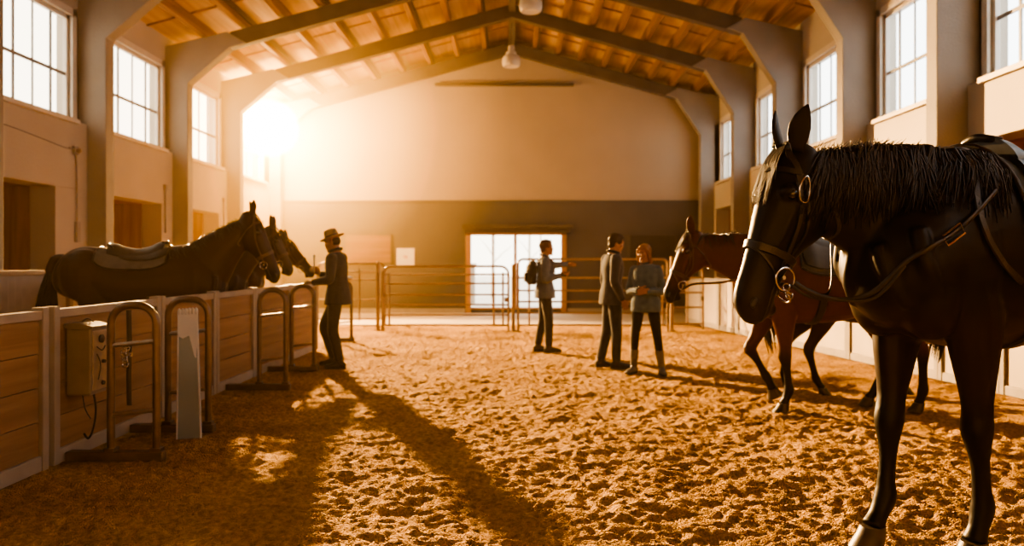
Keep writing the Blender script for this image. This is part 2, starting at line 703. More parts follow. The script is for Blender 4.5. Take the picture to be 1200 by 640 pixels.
struct(MB().box(RIDGE_X - .08, RIDGE_X + .08, Y0, YB, RIDGE_Z + .12, RIDGE_Z + .5).build('trim_8', M_rafter), 'dark ridge beam')

# back wall ----------------------------------------------------------------------
DX0, DX1, DZ0, DZ1 = -1.16, 1.38, .10, 2.12
m = MB()
top = lambda x: ztop(x) + .1
m.prism([(XL - .2, 3.0), (XR + .2, 3.0), (XR + .2, top(XR + .2)), (RIDGE_X, top(RIDGE_X)), (XL - .2, top(XL - .2))], (YB, YB + .25))
struct(m.build('wall_back', M_cream), 'cream upper gable wall')
m = MB()
m.box(XL - .2, DX0, YB - .03, YB + .25, -.1, 3.0).box(DX1, XR + .2, YB - .03, YB + .25, -.1, 3.0).box(DX0, DX1, YB - .03, YB + .25, DZ1, 3.0).box(DX0, DX1, YB - .03, YB + .25, -.1, DZ0)
struct(m.build('wall_back_1', M_grey), 'dark grey lower band of the back wall')
struct(MB().box(XL, DX0 - .1, YB - .06, YB - .02, 0, .13).box(DX1 + .1, XR, YB - .06, YB - .02, 0, .13).build('baseboard_back', M_frame))
struct(MB().box(XL, XR, YB - .05, YB + .01, 2.96, 3.02).build('trim_40', M_grey), 'ledge where grey meets cream')
struct(MB().box(-2.06, 1.65, YB - .10, YB + .02, 6.08, 6.15).build('trim_41', M_rafter), 'slim dark bar high on the gable')
struct(MB().box(XL - .3, XR + .3, Y0 - .2, Y0, -.1, 8).build('wall_front', M_cream), 'wall behind the viewer')

# glass door ------------------------------------------------------------------------
door = MB().add([(DX0 + .06, YB + .05, DZ0 + .05), (DX1 - .06, YB + .05, DZ0 + .05), (DX1 - .06, YB + .05, DZ1 - .05), (DX0 + .06, YB + .05, DZ1 - .05)], [(0, 1, 2, 3)]).build('door_1', M_glass)
struct(door, 'wide two leaf glass door bright with daylight')
fr = MB()
fr.box(DX0 - .08, DX0 + .06, YB - .07, YB + .1, 0, DZ1 + .1).box(DX1 - .06, DX1 + .08, YB - .07, YB + .1, 0, DZ1 + .1)
fr.box(DX0 - .08, DX1 + .08, YB - .07, YB + .1, DZ1 - .03, DZ1 + .12).box(DX0, DX1, YB - .02, YB + .1, DZ0 - .1, DZ0 + .05)
fr.build('door_frame', M_doorwood, door, bevel=.006)
mu = MB()
for x, w in ((.09, .04), (-.52, .018), (.77, .012)):
    mu.box(x - w, x + w, YB + .02, YB + .09, DZ0, DZ1)
mu.build('door_mullion', M_doorwood, door)
struct(MB().box(-1.32, 1.62, YB - .22, YB, 2.27, 2.36).box(-1.25, 1.55, YB - .12, YB, 2.15, 2.28).build('trim_42', M_rafter, bevel=.01), 'lintel ledge over the glass door')

# outside hints seen through the door: pale gate pillar and bare trees far away
pil = MB().box(-.2, .2, -.2, .2, 0, 1.25).box(-.25, .25, -.25, .25, 1.25, 1.35)
o = pil.build('gate_pillar', M_whiteboard)
o.location = (-1.45, 26, -.02)
tag(o, 'pale square pillar outside, seen through left side of the glass door', 'pillar')
M_bark = mat('pale_bark', (.55, .48, .38), .9)
for q, (tx, ty, h, lb) in enumerate(((-.75, 30, 4.6, 'bare tree outside, seen through the left door leaf'), (.75, 34, 5, 'bare tree outside, seen through the right door leaf'))):
    tm = MB()
    tm.tube([(0, 0, 0), (.03, 0, h * .5), (0, 0, h)], [.07, .045, .012], 8)
    for a in range(9):
        z = h * (.3 + .07 * a)
        d = V((math.cos(a * 2.4), math.sin(a * 2.4), .9)) * (.8 - .05 * a)
        tm.tube([(0, 0, z), V((0, 0, z)) + d * .5 + V((0, 0, .05)), V((0, 0, z)) + d], [.022, .014, .004], 6)
    o = tm.build('bare_tree', M_bark, smooth=True)
    o.location = (tx, ty, -.05)
    tag(o, lb, 'tree')

# panels and notice on the back wall
w = thing('wall_panel', 'brown rectangular panel on the grey back wall left of the notice', 'panel', (-3.85, YB - .03, 1.72))
MB().box(-.6, .6, -.05, 0, -.36, .36).build('panel_board', M_brown, w, bevel=.004)
MB().box(-.64, .64, -.035, 0, -.40, -.36).box(-.64, .64, -.035, 0, .36, .40).box(-.64, -.6, -.035, 0, -.4, .4).box(.6, .64, -.035, 0, -.4, .4).build('panel_rim', M_grey, w)
w = thing('wall_panel', 'black rectangular panel on the grey back wall behind the woman', 'panel', (3.76, YB - .03, 1.74))
MB().box(-.6, .6, -.05, 0, -.34, .34).build('panel_board', M_darkpanel, w, bevel=.004)
MB().box(-.64, .64, -.035, 0, -.38, -.34).box(-.64, .64, -.035, 0, .34, .38).box(-.64, -.6, -.035, 0, -.38, .38).box(.6, .64, -.035, 0, -.38, .38).build('panel_rim', M_grey, w)
w = thing('notice', 'white paper notice beside the brown panel', 'sign', (-2.85, YB - .03, 1.5))
MB().box(-.24, .24, -.02, 0, -.24, .24).build('notice_sheet', M_white, w)
MB().box(-.06, .05, -.024, -.018, .01, .03).box(-.04, .06, -.024, -.018, -.03, -.015).build('notice_print', M_post, w)

# pendant lamps -------------------------------------------------------------------------
def lamp(x, y, z, label):
    t = thing('pendant_lamp', label, 'lamp', (x, y, z), group='pendant lamps under the ridge')
    MB().lathe([(.001, .36), (.09, .36), (.12, .34), (.13, .27), (.17, .25), (.205, .20), (.215, .10), (.20, .03), (.17, 0), (.16, .005), (.001, .012)], 28).build('lamp_shade', M_lamp, t, smooth=True)
    MB().lathe([(.001, .50), (.06, .5), (.075, .46), (.075, .355), (.001, .355)], 20).build('lamp_cap', M_lamp, t, smooth=True)
    MB().tube([(0, 0, .48), (0, 0, RIDGE_Z + .15 - z)], .012, 8).build('lamp_rod', M_rafter, t)


lamp(-.02, 18.0, 5.94, 'cream dome pendant lamp hanging lower, in front of the gable')
lamp(.34, 14.0, 5.92, 'cream dome pendant lamp at the top edge of the photo')

# fixtures on the left wall ------------------------------------------------------------------
fx = XL + .14
t = thing('conduit_pipe', 'thin grey vertical conduit on the nearest left pier', 'pipe', (fx + .02, 11.2, 0))
MB().tube([(0, 0, 1.7), (0, 0, 2.35), (0, -.02, 2.98), (0, -.2, 3.0)], .012, 8).build('pipe', M_frame, t, smooth=True)
MB().box(-.02, .03, -.04, .04, 1.65, 1.95).build('switch_box', M_frame, t, bevel=.006)
t = thing('cable', 'slack grey cable running under the nearest left window sill', 'cable', (fx + .01, 8.9, 3.05))
MB().tube(crv([(0, 0, .06), (0, .8, .03), (0, 1.5, -.02), (0, 2.0, -.06), (0, 2.19, -.05)], 6), .008, 6).build('cable_run', M_post, t, smooth=True)
t = thing('wall_sensor', 'small dark sensor fixed on the nearest left pier under the window', 'sensor', (fx, 11.15, 2.98))
MB().box(0, .05, -.05, .05, -.06, .06).build('sensor_base', M_post, t, bevel=.008)
MB().lathe([(.001, 0), (.035, 0), (.04, .05), (.02, .08), (.001, .08)], 14, Matrix.Translation((.04, 0, 0)) @ Matrix.Rotation(R(90), 4, 'Y')).build('sensor_lens', M_bright, t, smooth=True)
t = thing('wall_hook', 'small pale hook plate beside the second left column', 'hook', (fx, 12.0, 2.55))
MB().box(0, .02, -.05, .05, -.08, .08).build('hook_plate', M_frame, t, bevel=.004)
MB().tube(crv([(.02, 0, .03), (.08, 0, .02), (.1, 0, -.04), (.08, 0, -.07)], 4), .01, 6).build('hook_arm', M_bright, t)
for q, (yy, lb) in enumerate(((13.55, 'slim conduit on the pier before the third left column'), (16.4, 'slim conduit on the pier nearest the glowing window'))):
    t = thing('conduit_pipe', lb, 'pipe', (fx + .02, yy + .5, 0))
    MB().tube([(0, 0, 1.9), (0, 0, 2.7)], .014, 8).build('pipe', M_post, t)
    MB().box(-.02, .03, -.035, .035, 2.68, 2.78).build('switch_box', M_frame, t, bevel=.005)

# corrugated panel in the first left stall
cp = MB()
n = 36
pts = [(.02 * (1 if k % 2 else -1) if k % 4 in (0, 1) else .02 * (1 if k % 2 else -1), 4.6 * k / (n * 2)) for k in range(n * 2 + 1)]
fr_, bk_ = [(p[0], p[1]) for p in pts], [(p[0] - .012, p[1]) for p in reversed(pts)]
cp.prism([(a, b) for a, b in fr_ + bk_], (0, 1.22), 'Z')
t = thing('corrugated_screen', 'pale grey ribbed metal screen behind the near left stall', 'screen', (-5.85, 5.5, 0))
cp.build('ribbed_sheet', M_corr, t)
MB().box(-.05, .05, 0, 4.6, 1.2, 1.26).build('top_cap', M_frame, t, bevel=.006)
MB().box(-.05, .05, 4.58, 4.66, 0, 1.26).build('end_post', M_post, t, bevel=.006)

# ================================================================ arena fences
FX = -3.05


def fence_panel(length, h, board_m, frame_m, label, group, lo, rz, planks=4):
    """panel along local +y, face at local x=0 (+x = arena side)"""
    t = thing('fence_panel', label, 'fence panel', lo, rz, group)
    w = .065
    for y in (0, length - w):
        MB().box(-.06, .02, y, y + w, 0, h + .02).build('post', frame_m, t, bevel=.006)
    MB().box(-.055, .015, w, length - w, h - .06, h).build('top_rail', frame_m, t, bevel=.006)
    MB().box(-.055, .012, w, length - w, .0, .10).build('bottom_rail', frame_m, t, bevel=.006)
    b = MB()
    z0, z1 = .10, h - .06
    for k in range(planks):
        a = z0 + (z1 - z0) * k / planks
        b.box(-.04, -.01, w, length - w, a + (.003 if k else 0), a + (z1 - z0) / planks - .003)
    b.box(-.045, -.035, w, length - w, z0, z1)
    b.build('plank_infill', board_m, t)
    return t


lefts = [(.75, 2.18), (2.2, 3.6), (3.62, 5.03), (5.09, 6.64), (6.66, 7.88), (7.9, 9.08), (9.1, 10.53), (10.55, 12.0)]
llab = ['pale framed timber fence panel below the left edge of the photo, nearest the viewer', 'second timber fence panel of the left row, mostly out of frame',
        'timber fence panel at the left edge, left of the one with the control box',
        'timber fence panel carrying the grey control box', 'timber fence panel behind the leaning blue grey sheet',
        'timber fence panel under the nearest dark horse head on the left', 'timber fence panel between the two far steel hoops',
        'farthest timber fence panel of the left row, beside the man in the hat']
for (a, b), lb in list(zip(lefts, llab))[2:]:
    fence_panel(b - a, 1.04, M_board, M_frame, lb, 'timber fence panels along the left stalls', (FX, a, 0), 0)

rx = lambda y: 3.95 + (17.4 - y) * .1134
ang = math.atan(.1134)
nR = 13
for k in range(nR):
    y = 17.4 - .95 * (k + 1)
    ps = ['farthest', 'second', 'third', 'fourth', 'fifth', 'sixth', 'seventh', 'eighth', 'ninth', 'tenth', 'eleventh', 'twelfth', 'thirteenth'][k]
    lb = 'pale boarded fence panel of the right row, %s%s' % (ps, ' from the back wall' if k == 0 else ' counted from the back wall')
    if k == 0:
        lb = 'pale boarded fence panel of the right row, nearest the back wall'
    t = fence_panel(.955, 1.03, M_whiteboard, M_post, lb, 'pale fence panels along the right wall', (rx(y), y, 0), ang, 1)
    t.scale = (-1, 1, 1)


# ================================================================ steel hoops on the left fence
def hoop(y, x0, x1, label, hh=1.06, base=True):
    t = thing('steel_hoop', label, 'steel hoop barrier', (x0, y, 0), group='brown steel hoops standing out from the left fence')
    w = x1 - x0
    r = .026
    arc = [(0, 0, .03), (0, 0, hh - .13)]
    for a in range(1, 7):
        q = a / 6 * math.pi / 2
        arc.append((.13 * (1 - math.cos(q)), 0, hh - .13 + .13 * math.sin(q)))
    for a in range(0, 7):
        q = a / 6 * math.pi / 2
        arc.append((w - .13 + .13 * math.sin(q), 0, hh - .13 + .13 * math.cos(q)))
    arc.append((w, 0, .03))
    MB().tube(arc, r, 12, side=(0, 1, 0)).build('hoop_tube', M_tube, t, smooth=True)
    for z in (.33, .80):
        MB().tube([(.01, -.005, z - .015), (w - .01, -.005, z + .015)], .016, 10).build('cross_bar', M_bright, t, smooth=True)
    if base:
        MB().box(FX - x0 + .02, w + .05, -.035, .045, .0, .065).build('base_rail', M_tube, t, bevel=.006)
    for x in (0, w):
        MB().box(x - .035, x + .035, -.036, .046, .065, .09).build('foot_socket', M_tube, t, bevel=.004)
    return t


hoop(5.24, -2.735, -2.425, 'nearest brown steel hoop, in front of the control box')
hoop(6.12, -2.74, -2.42, 'brown steel hoop with the blue grey sheet leaning on it')
hoop(8.15, -2.68, -2.40, 'brown steel hoop under the nearest dark horse head on the left')
hoop(9.55, -2.74, -2.46, 'brown steel hoop close to the knees of the man in the hat')
hoop(13.2, -3.02, -2.76, 'farthest steel hoop, standing beyond the man in the hat', 1.03)
MB()
pad = MB().sphere((0, 0, 0), .16, .09, .035, 16, 8).build('saddle_cloth', M_white, None, True)
pad.location = (-2.89, 13.2, 1.09)
tag(pad, 'pale folded cloth on top of the farthest steel hoop', 'cloth')

# control box
t = thing('control_box', 'weathered grey control box with dials mounted on the left fence', 'control box', (FX, 5.36, .44))
MB().box(.0, .17, -.11, .10, 0, .46).build('box_body', M_box, t, bevel=.012)
MB().prism([(-.005, .46), (.185, .455), (.185, .475), (.09, .50), (-.005, .495)], (-.125, .115), 'Y').build('box_lid', M_box, t, bevel=.005)
MB().box(.168, .176, -.09, .085, .03, .44).build('box_door', M_bright, t, bevel=.003)
rotx = lambda x, y, z: Matrix.Translation((x, y, z)) @ Matrix.Rotation(R(90), 4, 'Y')
MB().lathe([(.001, 0), (.03, 0), (.03, .012), (.018, .02), (.001, .02)], 16, rotx(.176, .01, .38)).build('dial', M_dark, t, smooth=True)
MB().lathe([(.001, 0), (.013, 0), (.012, .02), (.001, .02)], 12, rotx(.176, .03, .22)).build('knob', M_dark, t, smooth=True)
MB().lathe([(.001, 0), (.016, 0), (.014, .014), (.001, .014)], 12, rotx(.176, .03, .07)).build('knob', M_dark, t, smooth=True)
MB().tube(crv([(.18, -.05, .33), (.19, 0, .30), (.19, .04, .33)], 4), .004, 6).tube(crv([(.18, -.05, .28), (.19, -.02, .2), (.19, -.05, .1)], 4), .004, 6).build('wiring', M_dark, t)
MB().tube(crv([(.05, 0, .50), (.09, 0, .52), (.13, 0, .50)], 4), .006, 6).build('lid_handle', M_bright, t)
MB().tube(crv([(.13, 0, 0), (.135, .02, -.12), (.10, .05, -.26), (.06, .06, -.33), (.02, .08, -.3)], 6), .007, 8).build('cable', M_dark, t, smooth=True)
MB().tube(crv([(.07, -.03, 0), (.08, -.02, -.10), (.11, .0, -.18)], 6), .004, 8).build('cable', M_dark, t, smooth=True)

# dark lead rope with clip hanging on the nearest hoop
t = thing('lead_chain', 'coiled dark lead chain hung on the nearest steel hoop', 'chain', (-2.70, 5.30, .80))
for k in range(7):
    a = k * .9
    c = V((.03 + .008 * math.cos(a), .0 + .006 * math.sin(a * 2), -.02 - .022 * k))
    ring = [c + V((.022 * math.cos(q * math.pi / 5), .008 * math.sin(q * math.pi / 5 + k), .02 * math.sin(q * math.pi / 5))) for q in range(10)]
    MB().tube(ring, .0045, 6, closed=True).build('link', M_steel, t, smooth=True)
t = thing('strap', 'black leather strap hanging behind the nearest steel hoop', 'strap', (-2.66, 5.33, 1.02))
MB().tube([(0, 0, 0), (.005, 0, -.2), (0, 0, -.45), (.003, 0, -.66)], .018, 8, side=(1, 0, 0), flat=.4).build('strap_band', M_dark, t, smooth=True)
MB().box(-.02, .02, -.012, .012, -.32, -.29).build('buckle', M_steel, t)

# leaning sheet
t = thing('leaning_sheet', 'narrow blue grey sheet with torn white top, leaning on the second hoop', 'panel', (-2.44, 5.80, .0))
Ms = Matrix.Rotation(R(-9), 4, 'X') @ Matrix.Rotation(R(-3.5), 4, 'Y')
def P2(poly, d, mm, nm):
    b = MB().prism(poly, d, 'Y')
    b.v = [tuple(Ms @ V(p)) for p in b.v]
    b.build(nm, mm, t)
P2([(-.095, .02), (.095, .02), (.062, 1.0), (-.088, 1.0)], (0, .012), M_sheet, 'sheet')
P2([(-.095, .02), (-.085, .02), (-.079, 1.0), (-.088, 1.0)], (-.006, .002), M_white, 'edge_strip')
P2([(.085, .02), (.095, .02), (.062, 1.0), (.050, 1.0)], (-.006, .002), M_white, 'edge_strip')
P2([(-.09, 1.005), (-.086, .80), (-.05, .78), (.0, .80), (.02, .72), (.04, .64), (.055, .62), (.066, 1.005)], (-.007, -.001), M_white, 'torn_cover')
sc = MB()
for k in range(6):
    c = Ms @ V((-.075 + .026 * k, -.005, .985))
    sc.sphere(c, .014, .01, .03, 8, 6)
sc.build('gathered_edge', M_white, t, smooth=True)


# ================================================================ tubular gates at the back
def gate(x0, x1, y, h, rails, label, r=.024, uprights=(), corner=.16):
    t = thing('tubular_gate', label, 'gate', (x0, y, 0), group='tubular steel gates across the back')
    w = x1 - x0
    arc = [(0, 0, .0), (0, 0, h - corner)]
    for a in range(1, 7):
        q = a / 6 * math.pi / 2
        arc.append((corner * (1 - math.cos(q)), 0, h - corner + corner * math.sin(q)))
    for a in range(0, 7):
        q = a / 6 * math.pi / 2
        arc.append((w - corner + corner * math.sin(q), 0, h - corner + corner * math.cos(q)))
    arc.append((w, 0, 0))
    MB().tube(arc, r, 10, side=(0, 1, 0)).build('gate_frame', M_gate, t, smooth=True)
    for z in rails:
        MB().tube([(.0, 0, z), (w, 0, z)], r * .75, 8).build('rail', M_gate, t, smooth=True)
    for u in uprights:
        MB().tube([(u, 0, .1), (u, 0, h - .12)], r * .8, 8).build('upright', M_gate, t, smooth=True)
    MB().box(w * .98 - .03, w * .98 + .03, -.04, .02, h * .45, h * .52).build('latch', M_tube, t, bevel=.004)
    return t


GY = 15.2
rl = (.12, .32, .52, .72, .94, 1.12)
gate(-2.56, -.07, GY, 1.28, rl, 'tubular gate left of the pointing man, before the glass door', uprights=(.13, 2.2, 2.38))
gate(.12, 3.08, GY, 1.42, (.12, .36, .58, .80, 1.05), 'tubular gate behind the three standing people', uprights=(.22, .62, 2.86), corner=.1)
gate(-4.2, -2.75, 16.6, 1.34, (.14, .55, .98, 1.16), 'tubular gate behind the man in the hat', uprights=(.9, 1.3))
gate(3.22, 3.85, GY + .3, 1.30, (.12, .45, .75, 1.05), 'short tubular gate beside the right fence', uprights=(.32,))
for x, y, h, lb in ((-2.67, GY + .1, 1.36, 'steel gate post left of the wide gate'), (.025, GY + .07, 1.30, 'steel gate post between the two wide gates'), (3.17, GY + .05, 1.45, 'steel gate post near the right fence')):
    t = thing('gate_post', lb, 'post', (x, y, 0), group='steel posts holding the gates')
    MB().tube([(0, 0, 0), (0, 0, h)], .035, 12).build('post_tube', M_gate, t, smooth=True)
    MB().sphere((0, 0, h), .038, .038, .025).build('post_cap', M_gate, t, smooth=True)
    MB().lathe([(.001, .004), (.08, .004), (.08, .02), (.001, .02)], 16).build('base_plate', M_gate, t)
# ================================================================ horses
M_coat = mat_coat('horse_coat', .45, .0, .25)
M_hair = mat('horse_hair', (.012, .009, .008), .5, var=.3, scale=40, spec=.4)
M_hairbr = mat('brown_hair', (.05, .022, .010), .5, var=.3, scale=40, spec=.4)
M_hoof = mat('hoof_horn', (.060, .048, .038), .45, var=.25, scale=20)
M_eye = mat('eye_gloss', (.010, .006, .004), .06, var=0, spec=.8)
M_leather = mat('black_leather', (.014, .013, .013), .38, var=.2, scale=30, bump=.1, bscale=200, spec=.5)
M_leathbr = mat('brown_leather', (.06, .03, .016), .4, var=.2, scale=30, spec=.5)
M_pad = mat('saddle_cloth', (.045, .055, .062), .8, var=.15, scale=20, bump=.2, bscale=150)
M_padgrey = mat('grey_saddle_cloth', (.085, .092, .10), .85, var=.12, scale=12, bump=.2, bscale=90)
M_seat = mat('saddle_seat', (.022, .026, .03), .42, var=.15, scale=25, spec=.5)
HR = {}


def horse_frame(P):
    """neck curve and head axes in the horse's own space"""
    poll = V(P['poll'])
    yaw, pitch, roll = R(P.get('hyaw', 0)), R(P.get('hpitch', 55)), R(P.get('hroll', 0))
    hd = V((math.cos(yaw) * math.cos(pitch), math.sin(yaw) * math.cos(pitch), -math.sin(pitch)))
    la = V((-math.sin(yaw), math.cos(yaw), 0))
    dn = la.cross(hd)
    dn = -dn if dn.dot(V((hd.x, hd.y, 0))) < 0 and abs(pitch) > .1 else dn
    Mr = Matrix.Rotation(roll, 3, hd)
    return poll, hd, Mr @ la, Mr @ dn


def horse(name, label, P, loc, heading, s, base, legc=(.012, .009, .008), muz=None, belly=None, group=None, detail=1., hairm=None, mane=200, mane_side=(1,), mane_len=.24, tail=True):
    """heading: direction (degrees) the horse faces in the world; local +x is forward, +y its left."""
    t = thing(name, label, 'horse', loc, R(heading), group, s)
    poll, h, l, n = horse_frame(P)
    HL = P.get('HL', .62)
    H = lambda tt, d, a: poll + h * (tt * HL) + n * d + l * a
    mb = MB()
    # trunk
    secs = []
    for x, zt, zb, w in cr([(.88, 1.20, 1.04, .05), (.84, 1.30, .96, .155), (.75, 1.40, .89, .225), (.60, 1.53, .84, .25), (.43, 1.60, .80, .275), (.22, 1.555, .79, .30), (0, 1.505, .80, .315),
                            (-.22, 1.515, .84, .315), (-.42, 1.565, .91, .30), (-.58, 1.58, .97, .29), (-.72, 1.54, 1.00, .255), (-.84, 1.43, 1.06, .185), (-.90, 1.32, 1.14, .08)], 3):
        zc = zb + (zt - zb) * .46
        secs.append(((x, 0, zc), (0, w, 0), (0, 0, zt - zc), (0, 0, zb - zc)))
    mb.loft(secs, 28)
    # chest muscles
    for sy in (1, -1):
        mb.sphere((.67, sy * .11, 1.04), .13, .12, .20)
        mb.tube(crv([(.87, sy * .045, 1.20), (.855, sy * .085, 1.08), (.80, sy * .12, .97)], 4), [.03, .034, .036, .036, .036, .034, .030, .026, .02], 8)
        mb.tube(crv([(.80, sy * .16, 1.26), (.79, sy * .19, 1.12), (.70, sy * .19, 1.0)], 4), [.03, .034, .036, .036, .036, .034, .030, .026, .02], 8)
        mb.sphere((.52, sy * .15, 1.16), .20, .12, .28)
        mb.sphere((-.55, sy * .15, 1.26), .27, .17, .29)
        mb.sphere((-.40, sy * .19, 1.02), .13, .10, .17)
    # neck
    n0 = V((.50, 0, 1.19))
    thr = H(.10, -.045, 0)
    d0 = V((.62, 0, .62)).normalized()
    L = (thr - n0).length
    c1 = n0 + d0 * L * .42
    c2 = thr - (h * .15 - n * -.1 + (poll - n0).normalized() * .9).normalized() * L * .28
    if 'c1' in P:
        c1 = V(P['c1'])
    if 'c2' in P:
        c2 = V(P['c2'])
    ncur = []
    secs = []
    K = 12
    for i in range(K + 1):
        q = i / K
        p = n0 * (1 - q) ** 3 + c1 * 3 * q * (1 - q) ** 2 + c2 * 3 * q * q * (1 - q) + thr * q ** 3
        tg = (c1 - n0) * (1 - q) ** 2 + (c2 - c1) * 2 * q * (1 - q) + (thr - c2) * q * q
        tg.normalize()
        lat = (V((0, 1, 0)) * (1 - q) + l * q).normalized()
        up = tg.cross(lat).normalized()
        up = up if up.dot(V((-tg.z, 0, 1))) > 0 or up.z > 0 else -up
        lat = up.cross(tg)
        nk = P.get('neck_k', 1.)
        hi = np.interp(q, [0, .25, .5, .75, 1], [.37, .29, .225, .165, .115]) * nk
        lo = np.interp(q, [0, .25, .5, .75, 1], [.37, .29, .215, .165, .14]) * nk
        wd = np.interp(q, [0, .25, .5, .75, 1], [.20, .165, .125, .10, .088])
        secs.append((p, lat * wd, up * hi, -up * lo))
        ncur.append((p, tg, lat, up, hi, wd))
    mb.loft(secs, 22)
    # head
    prof = [(-.13, .03, -.04, .035), (-.06, .065, -.09, .072), (.02, .082, -.13, .090), (.12, .092, -.175, .100), (.24, .096, -.195, .104), (.36, .092, -.175, .092), (.48, .084, -.130, .076),
            (.60, .076, -.098, .063), (.72, .070, -.082, .056), (.83, .068, -.080, .057), (.91, .060, -.082, .058), (.97, .040, -.072, .050), (1.01, .010, -.052, .034), (1.03, -.012, -.03, .012)]
    secs = []
    hk = P.get('hk', 1.)
    for tt, d, v, w in cr(prof, 3):
        d, v, w = d * hk, v * hk, w * (1 + (hk - 1) * .5)
        c = (d + v) / 2
        secs.append((H(tt, c, 0), l * w, n * (d - c), n * (v - c)))
    mb.loft(secs, 24)
    for sy in (1, -1):
        mb.sphere(H(.225, .048, sy * .088), .030)                         # brow
        mb.sphere(H(.22, -.10, sy * .062), .055)                          # jowl
        mb.sphere(H(.92, .012, sy * .046), .024)                          # nostril wing
        mb.tube([H(.30, .0, sy * .094), H(.55, .01, sy * .068)], [.012, .010], 8)   # cheek ridge
    mb.sphere(H(.90, -.085, 0), .030)                                      # chin
    # legs
    fore = [(.60, 1.22, .17, .10), (.51, .96, .135, .095), (.51, .77, .096, .076), (.515, .60, .060, .054), (.524, .50, .061, .057), (.520, .435, .047, .045), (.515, .36, .035, .034), (.514, .26, .036, .034), (.512, .195, .047, .043), (.545, .12, .038, .037), (.572, .07, .050, .048)]
    hind = [(-.50, 1.28, .26, .15), (-.43, 1.02, .20, .125), (-.50, .82, .125, .085), (-.60, .67, .074, .058), (-.685, .555, .068, .052), (-.692, .48, .055, .045), (-.680, .38, .042, .036), (-.668, .26, .041, .036), (-.660, .19, .050, .044), (-.628, .115, .040, .038), (-.602, .07, .050, .048)]
    hooves = []

    def leg(ch, sy, tw, th, flex):
        """th: swing about the top joint; flex: list of (joint index, degrees) bends."""
        pts = [V((a[0], 0, a[1])) for a in ch]
        def rot(i0, ang):
            o = pts[i0].copy()
            ca, sa = math.cos(R(ang)), math.sin(R(ang))
            for i in range(i0 + 1, len(pts)):
                d = pts[i] - o
                pts[i] = o + V((d.x * ca - d.z * sa, 0, d.x * sa + d.z * ca))
        if th:
            rot(1, th)
        for i0, a in flex:
            rot(i0, a)
        ys = np.interp(range(len(pts)), [0, 1, 4, len(pts) - 1], tw)
        for p, y in zip(pts, ys):
            p.y = sy * y
        planted = not any(abs(a) > 25 for _, a in flex)
        if planted:                               # stretch the cannon so that the hoof meets the ground
            dz = pts[-1].z - .07
            for i in range(1, len(pts)):
                pts[i].z -= dz * min(1, i / 7)
        secs = []
        dense = cr([(p.x, p.y, p.z, a[2], a[3]) for p, a in zip(pts, ch)], 3)
        for i, q in enumerate(dense):
            a, b = dense[max(0, i - 1)], dense[min(len(dense) - 1, i + 1)]
            tg = V(b[:3] - a[:3]).normalized()
            fw = V((0, 1, 0)).cross(tg).normalized()
            secs.append((V(q[:3]), fw * q[3], V((0, 1, 0)) * q[4]))
        mb.loft(secs, 14)
        co, pa = pts[-1], pts[-2]
        if planted:
            hooves.append((co, V((.025, 0, -.07)), V((1, 0, 0)), V((0, 1, 0))))
        else:
            ax = (co - pa).normalized() * .075
            fx_ = V((0, 1, 0)).cross(ax.normalized())
            hooves.append((co, ax, fx_ if fx_.x > 0 else -fx_, V((0, 1, 0))))

    lg = P.get('legs', {})
    g = lambda k: lg.get(k, (0, []))
    leg(fore, 1, (.15, .16, .145, .14), *g('LF'))
    leg(fore, -1, (.15, .16, .145, .14), *g('RF'))
    leg(hind, 1, (.14, .17, .14, .14), *g('LH'))
    leg(hind, -1, (.14, .17, .14, .14), *g('RH'))
    if tail:
        mb.tube(crv([(-.80, 0, 1.44), (-.90, 0, 1.42), (-.945, 0, 1.30), (-.94, 0, 1.14)], 4), [.06] * 5 + [.05] * 4 + [.035] * 4, 10)
    me = remesh(mb, .0125 / max(s, .9) if detail >= 1 else .017, 5)
    # ears
    eb = MB()
    epose = P.get('ears', ((25, 12), (25, 12)))
    for sy, (fw_, out) in zip((1, -1), epose):
        b0 = H(-.055, .055, sy * .052)
        d = (-h * math.cos(R(fw_)) + n * math.sin(R(fw_)) + l * sy * math.sin(R(out))).normalized()
        op = (n * .6 + l * sy * .8 - d * d.dot(n * .6 + l * sy * .8)).normalized()
        sd = d.cross(op).normalized()
        secs = []
        for q, w, dp in ((-.15, .026, .022), (.08, .032, .026), (.3, .040, .022), (.5, .040, .018), (.7, .031, .013), (.88, .017, .008), (1.0, .003, .003)):
            c = b0 + d * (.165 * q) + n * (.02 * math.sin(q * 2.6)) * .6
            secs.append((c, sd * w, op * dp * .25, -op * dp))
        eb.loft(secs, 14)
    join_mesh(me, eb)
    base_ = np.array(base)
    legc_ = np.array(legc)
    muz_ = np.array(muz if muz else legc)
    bel_ = np.array(belly if belly else base)
    pol, hv = np.array(poll), np.array(h)

    def cf(co):
        k = smoothstep(.62, .42, co[:, 2])[:, None]
        c = base_ * (1 - k) + legc_ * k
        kb = (smoothstep(1.05, .85, co[:, 2]) * smoothstep(.5, .7, co[:, 2]))[:, None]
        c = c * (1 - kb * .6) + bel_ * kb * .6
        tt = ((co - pol) @ hv) / HL
        near = (np.linalg.norm(co - (pol + hv * HL * .9), axis=1) < .22)
        k = (smoothstep(.66, .92, tt) * near)[:, None]
        return c * (1 - k) + muz_ * k
    colour(me, cf)
    body = link('body', me, M_coat, t, smooth='all')
    # hooves
    for co, ax, fx_, ly in hooves:
        b = MB()
        a = ax.normalized()
        b.loft([(co - ax * .12, fx_ * .050, ly * .047), (co + ax * .25, fx_ * .056, ly * .052), (co + ax * .7 + fx_ * .006, fx_ * .066, ly * .059), (co + ax * 1.0 + fx_ * .010, fx_ * .070, ly * .062)], 16)
        b.build('hoof', M_hoof, t, smooth=True)
